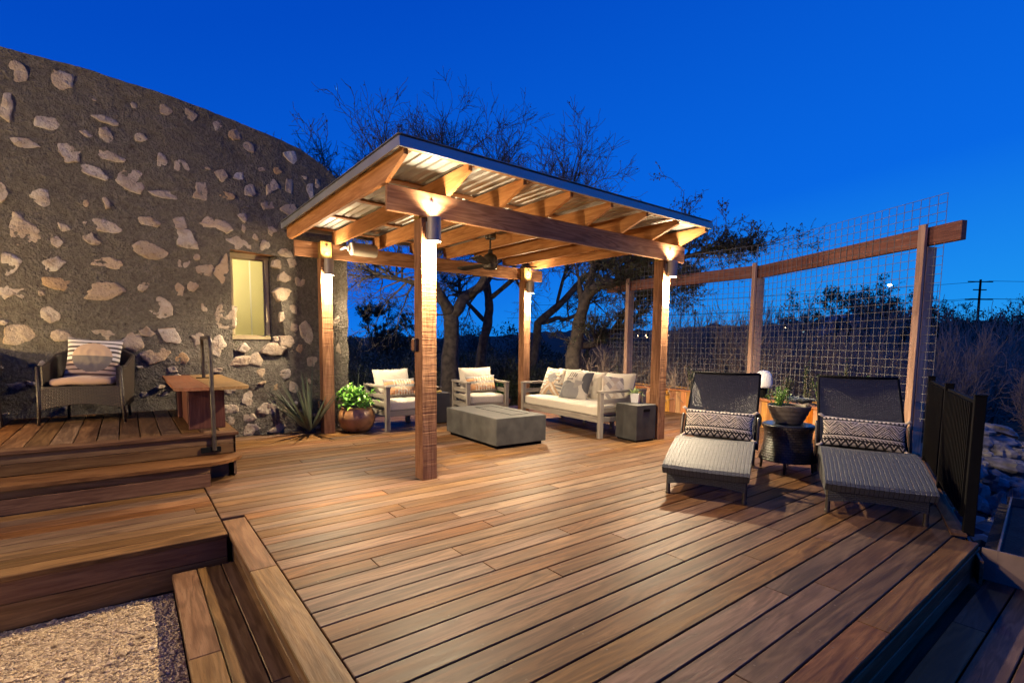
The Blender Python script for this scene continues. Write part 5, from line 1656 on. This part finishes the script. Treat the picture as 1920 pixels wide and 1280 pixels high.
for i, (x, y, z, w_, h_) in enumerate(ROCKS+[(x+.12, y+.05, z-.16, w_*1.2, h_*1.1) for x, y, z, w_, h_ in ROCKS[::2]]+[(rr_.uniform(6.9, 8.6), rr_.uniform(.3, 1.35), rr_.uniform(-1.0, -.65), rr_.uniform(.25, .5), rr_.uniform(.18, .3)) for _ in range(14)]):
    mb = MB(); seed = rr_.random()*80; n = 10; dd = w_*rr_.uniform(.75, 1.1)

    def fn(u, v, seed=seed):
        a, b = u*6.2832, (v-.5)*math.pi; d = Vector((math.cos(a)*math.cos(b), math.sin(a)*math.cos(b), math.sin(b)))
        k = .92+.5*nz(d*1.1+Vector((seed, 0, 0)))+.32*nz(d*2.6+Vector((0, seed, 0)))
        q = Vector((d.x*dd*.6, d.y*w_*.62, d.z*h_*.6))*k
        return tuple(q)
    mb.surf(fn, 15, 9)
    me = mb.build('rock', M['rock'], smooth=True, auto=16)
    me.location = (x, y, z); me.rotation_euler = (rr_.uniform(-.25, .25), rr_.uniform(-.2, .2), -.7+rr_.uniform(-.5, .5))
    tag(me, 'grey field stone in the dry-stacked bank beyond the black fence', 'rock', 'field stones of the dry-stacked bank')

# ------------------------------------------------------------------ far things
TOWN = [(75.71, 61.64, 3.02), (76.58, 60.97, 3.13), (77.77, 60.05, 3.15), (77.94, 59.93, 2.85), (81.12, 57.48, 3.09), (82.31, 56.57, 3.41), (92.55, 48.71, 4.24), (98.57, 44.09, 4.92), (99.78, 43.15, 4.44), (101.31, 41.98, 4.16), (121.19, 26.72, 5.61), (123.52, 24.93, 5.25), (128.28, 21.27, 5.31), (115.8, 30.85, 5.34), (79.11, 59.03, 3.67)]
for i, p in enumerate(TOWN):
    cool = i in (9, 10, 11, 12, 13)
    mb = MB(); rr0 = (.17, .13, .19, .12)[i % 4]
    mb.lathe([(0, -rr0)]+[(rr0*math.cos(R(-60+30*k)), rr0*math.sin(R(-60+30*k))) for k in range(5)]+[(0, rr0)], (0, 0, 0), 8)
    o = mb.build('town_light', M['town2' if cool else 'town']); o.location = p
    tag(o, 'tiny cool white light far off at the foot of the hills' if cool else 'tiny warm orange light far off at the foot of the hills', 'light', 'cool town lights' if cool else 'warm town lights')
t = thing('street_lamp', 'single bright street lamp on a thin mast seen through the mesh', 'street lamp', (113.6, 32.5, 4))
mb = MB(); mb.tube([(113.6, 32.55, 2), (113.6, 32.55, 13.0)], .05, 6); mb.build('mast', M['black'], t)
mb = MB(); mb.lathe([(0, 12.75), (.3, 12.85), (.34, 13.0), (.2, 13.15), (0, 13.2)], (113.5, 32.5, 0), 10); mb.build('lamp_head', emis('street_lamp_glow', (.85, 1.0, .95), 14.0), t)
t = thing('utility_pole', 'dark utility pole with three crossarms on the right skyline', 'utility pole', (93.6, 16.3, 0))
mb = MB(); mb.tube([(93.6, 16.3, -2), (93.55, 16.4, 10.8)], [.19, .13], 8); mb.build('pole', M['black'], t)
for z, L in ((10.5, 1.7), (9.4, .9), (8.1, 1.9)):
    mb = MB(); mb.box((93.55, 16.4, z), (L*1.2, L*.9, .14), None); mb.T = None
    mb = MB(); mb.bar((93.55-.79*L, 16.4+.61*L*-1*-1, z), (93.55+.79*L, 16.4-.61*L, z), .12, .14); mb.build('crossarm', M['black'], t)
mb = MB()
for z, o_ in ((10.5, 1.2), (8.1, -1.0), (8.1, 1.3)):
    a = Vector((93.55+.79*o_, 16.4-.61*o_, z+.1)); b = a+Vector((40, -38, 1)); c_ = a+Vector((-35, 60, -2.0))
    for e in (b, c_): mb.tube([a.lerp(e, k/10)-Vector((0, 0, 6*.25*(k/10)*(1-k/10)*1.6)) for k in range(11)], .03, 4)
mb.build('wires', M['black'], t)
t = thing('utility_pole', 'thin dark pole on the skyline between the pergola post and the trellis post', 'utility pole', (98.4, 63.1, 0))
mb = MB(); mb.tube([(98.4, 63.1, 0), (98.4, 63.1, 9.2)], [.16, .12], 6); mb.build('pole', M['black'], t)
t = thing('house', 'pale gabled house on the slope seen through the mesh', 'house', (67.5, 23.5, 1))
mb = MB(); MZ = Matrix.Rotation(R(-37), 3, 'Z'); mb.box((67.6, 23.6, 2.6), (5.2, 4, 3.0), MZ); mb.build('wall', plain('pale_render', (.35, .37, .38), .9), t)
mb = MB(); mb.T = Matrix.Translation((67.6, 23.6, 4.1)) @ Matrix.Rotation(R(-37), 4, 'Z') @ Matrix.Rotation(R(90), 4, 'X')
mb.prism([(-3.0, 0), (3.0, 0), (.6, 1.0), (-.6, 1.0)], -2.3, 2.3); mb.build('roof', plain('grey_shingle', (.22, .24, .26), .9), t)
# ------------------------------------------------------------------ added unseen lights without fixtures: left of the frame and behind the building
def lamp(name, loc, en, size, col=(1.0, .74, .42), target=None, spot=None):
    li = bpy.data.lights.new(name, 'SPOT' if spot else 'POINT'); li.energy = en; li.color = col; li.shadow_soft_size = size
    o = bpy.data.objects.new(name, li); COL.objects.link(o); o.location = loc
    if spot:
        li.spot_size = R(spot); li.spot_blend = .6
        o.rotation_euler = (Vector(loc)-Vector(target)).to_track_quat('Z', 'Y').to_euler()


lamp('assumed_wall_fill', (-2.2, 6.7, 1.0), 235, .06, (1.0, .71, .31))  # assumed source, unseen: added to light the stone wall from the left
lamp('assumed_deck_fill', (-6.5, 4.6, 3.3), 1600, .1, (1.0, .74, .39))  # assumed fill light, unseen: added to brighten deck, landing and left steps
lamp('assumed_gravel_fill', (-1.5, 2.95, .35), 34, .04, (1.0, .72, .30))  # assumed low light, unseen: added to brighten the gravel
lamp('added_brush_spot', (2.98, 9.5, 2.5), 420, .06, (1.0, .80, .52), (9, 15, 1.5), 150)  # unseen spot added behind the building to warm the brush and trees

# ------------------------------------------------------------------ render settings
scene.render.engine = 'CYCLES'
cy = scene.cycles
cy.use_denoising = True
try:
    cy.denoiser = 'OPENIMAGEDENOISE'; cy.denoising_input_passes = 'RGB_ALBEDO_NORMAL'
except Exception: pass
cy.max_bounces = 6; cy.diffuse_bounces = 3; cy.glossy_bounces = 3; cy.transmission_bounces = 4; cy.transparent_max_bounces = 6
cy.sample_clamp_indirect = 6.0; cy.caustics_reflective = False; cy.caustics_refractive = False
cy.use_adaptive_sampling = False
vs = scene.view_settings
vs.view_transform = 'Standard'; vs.look = 'None'; vs.exposure = 0.0; vs.gamma = 1.0; vs.use_curve_mapping = False
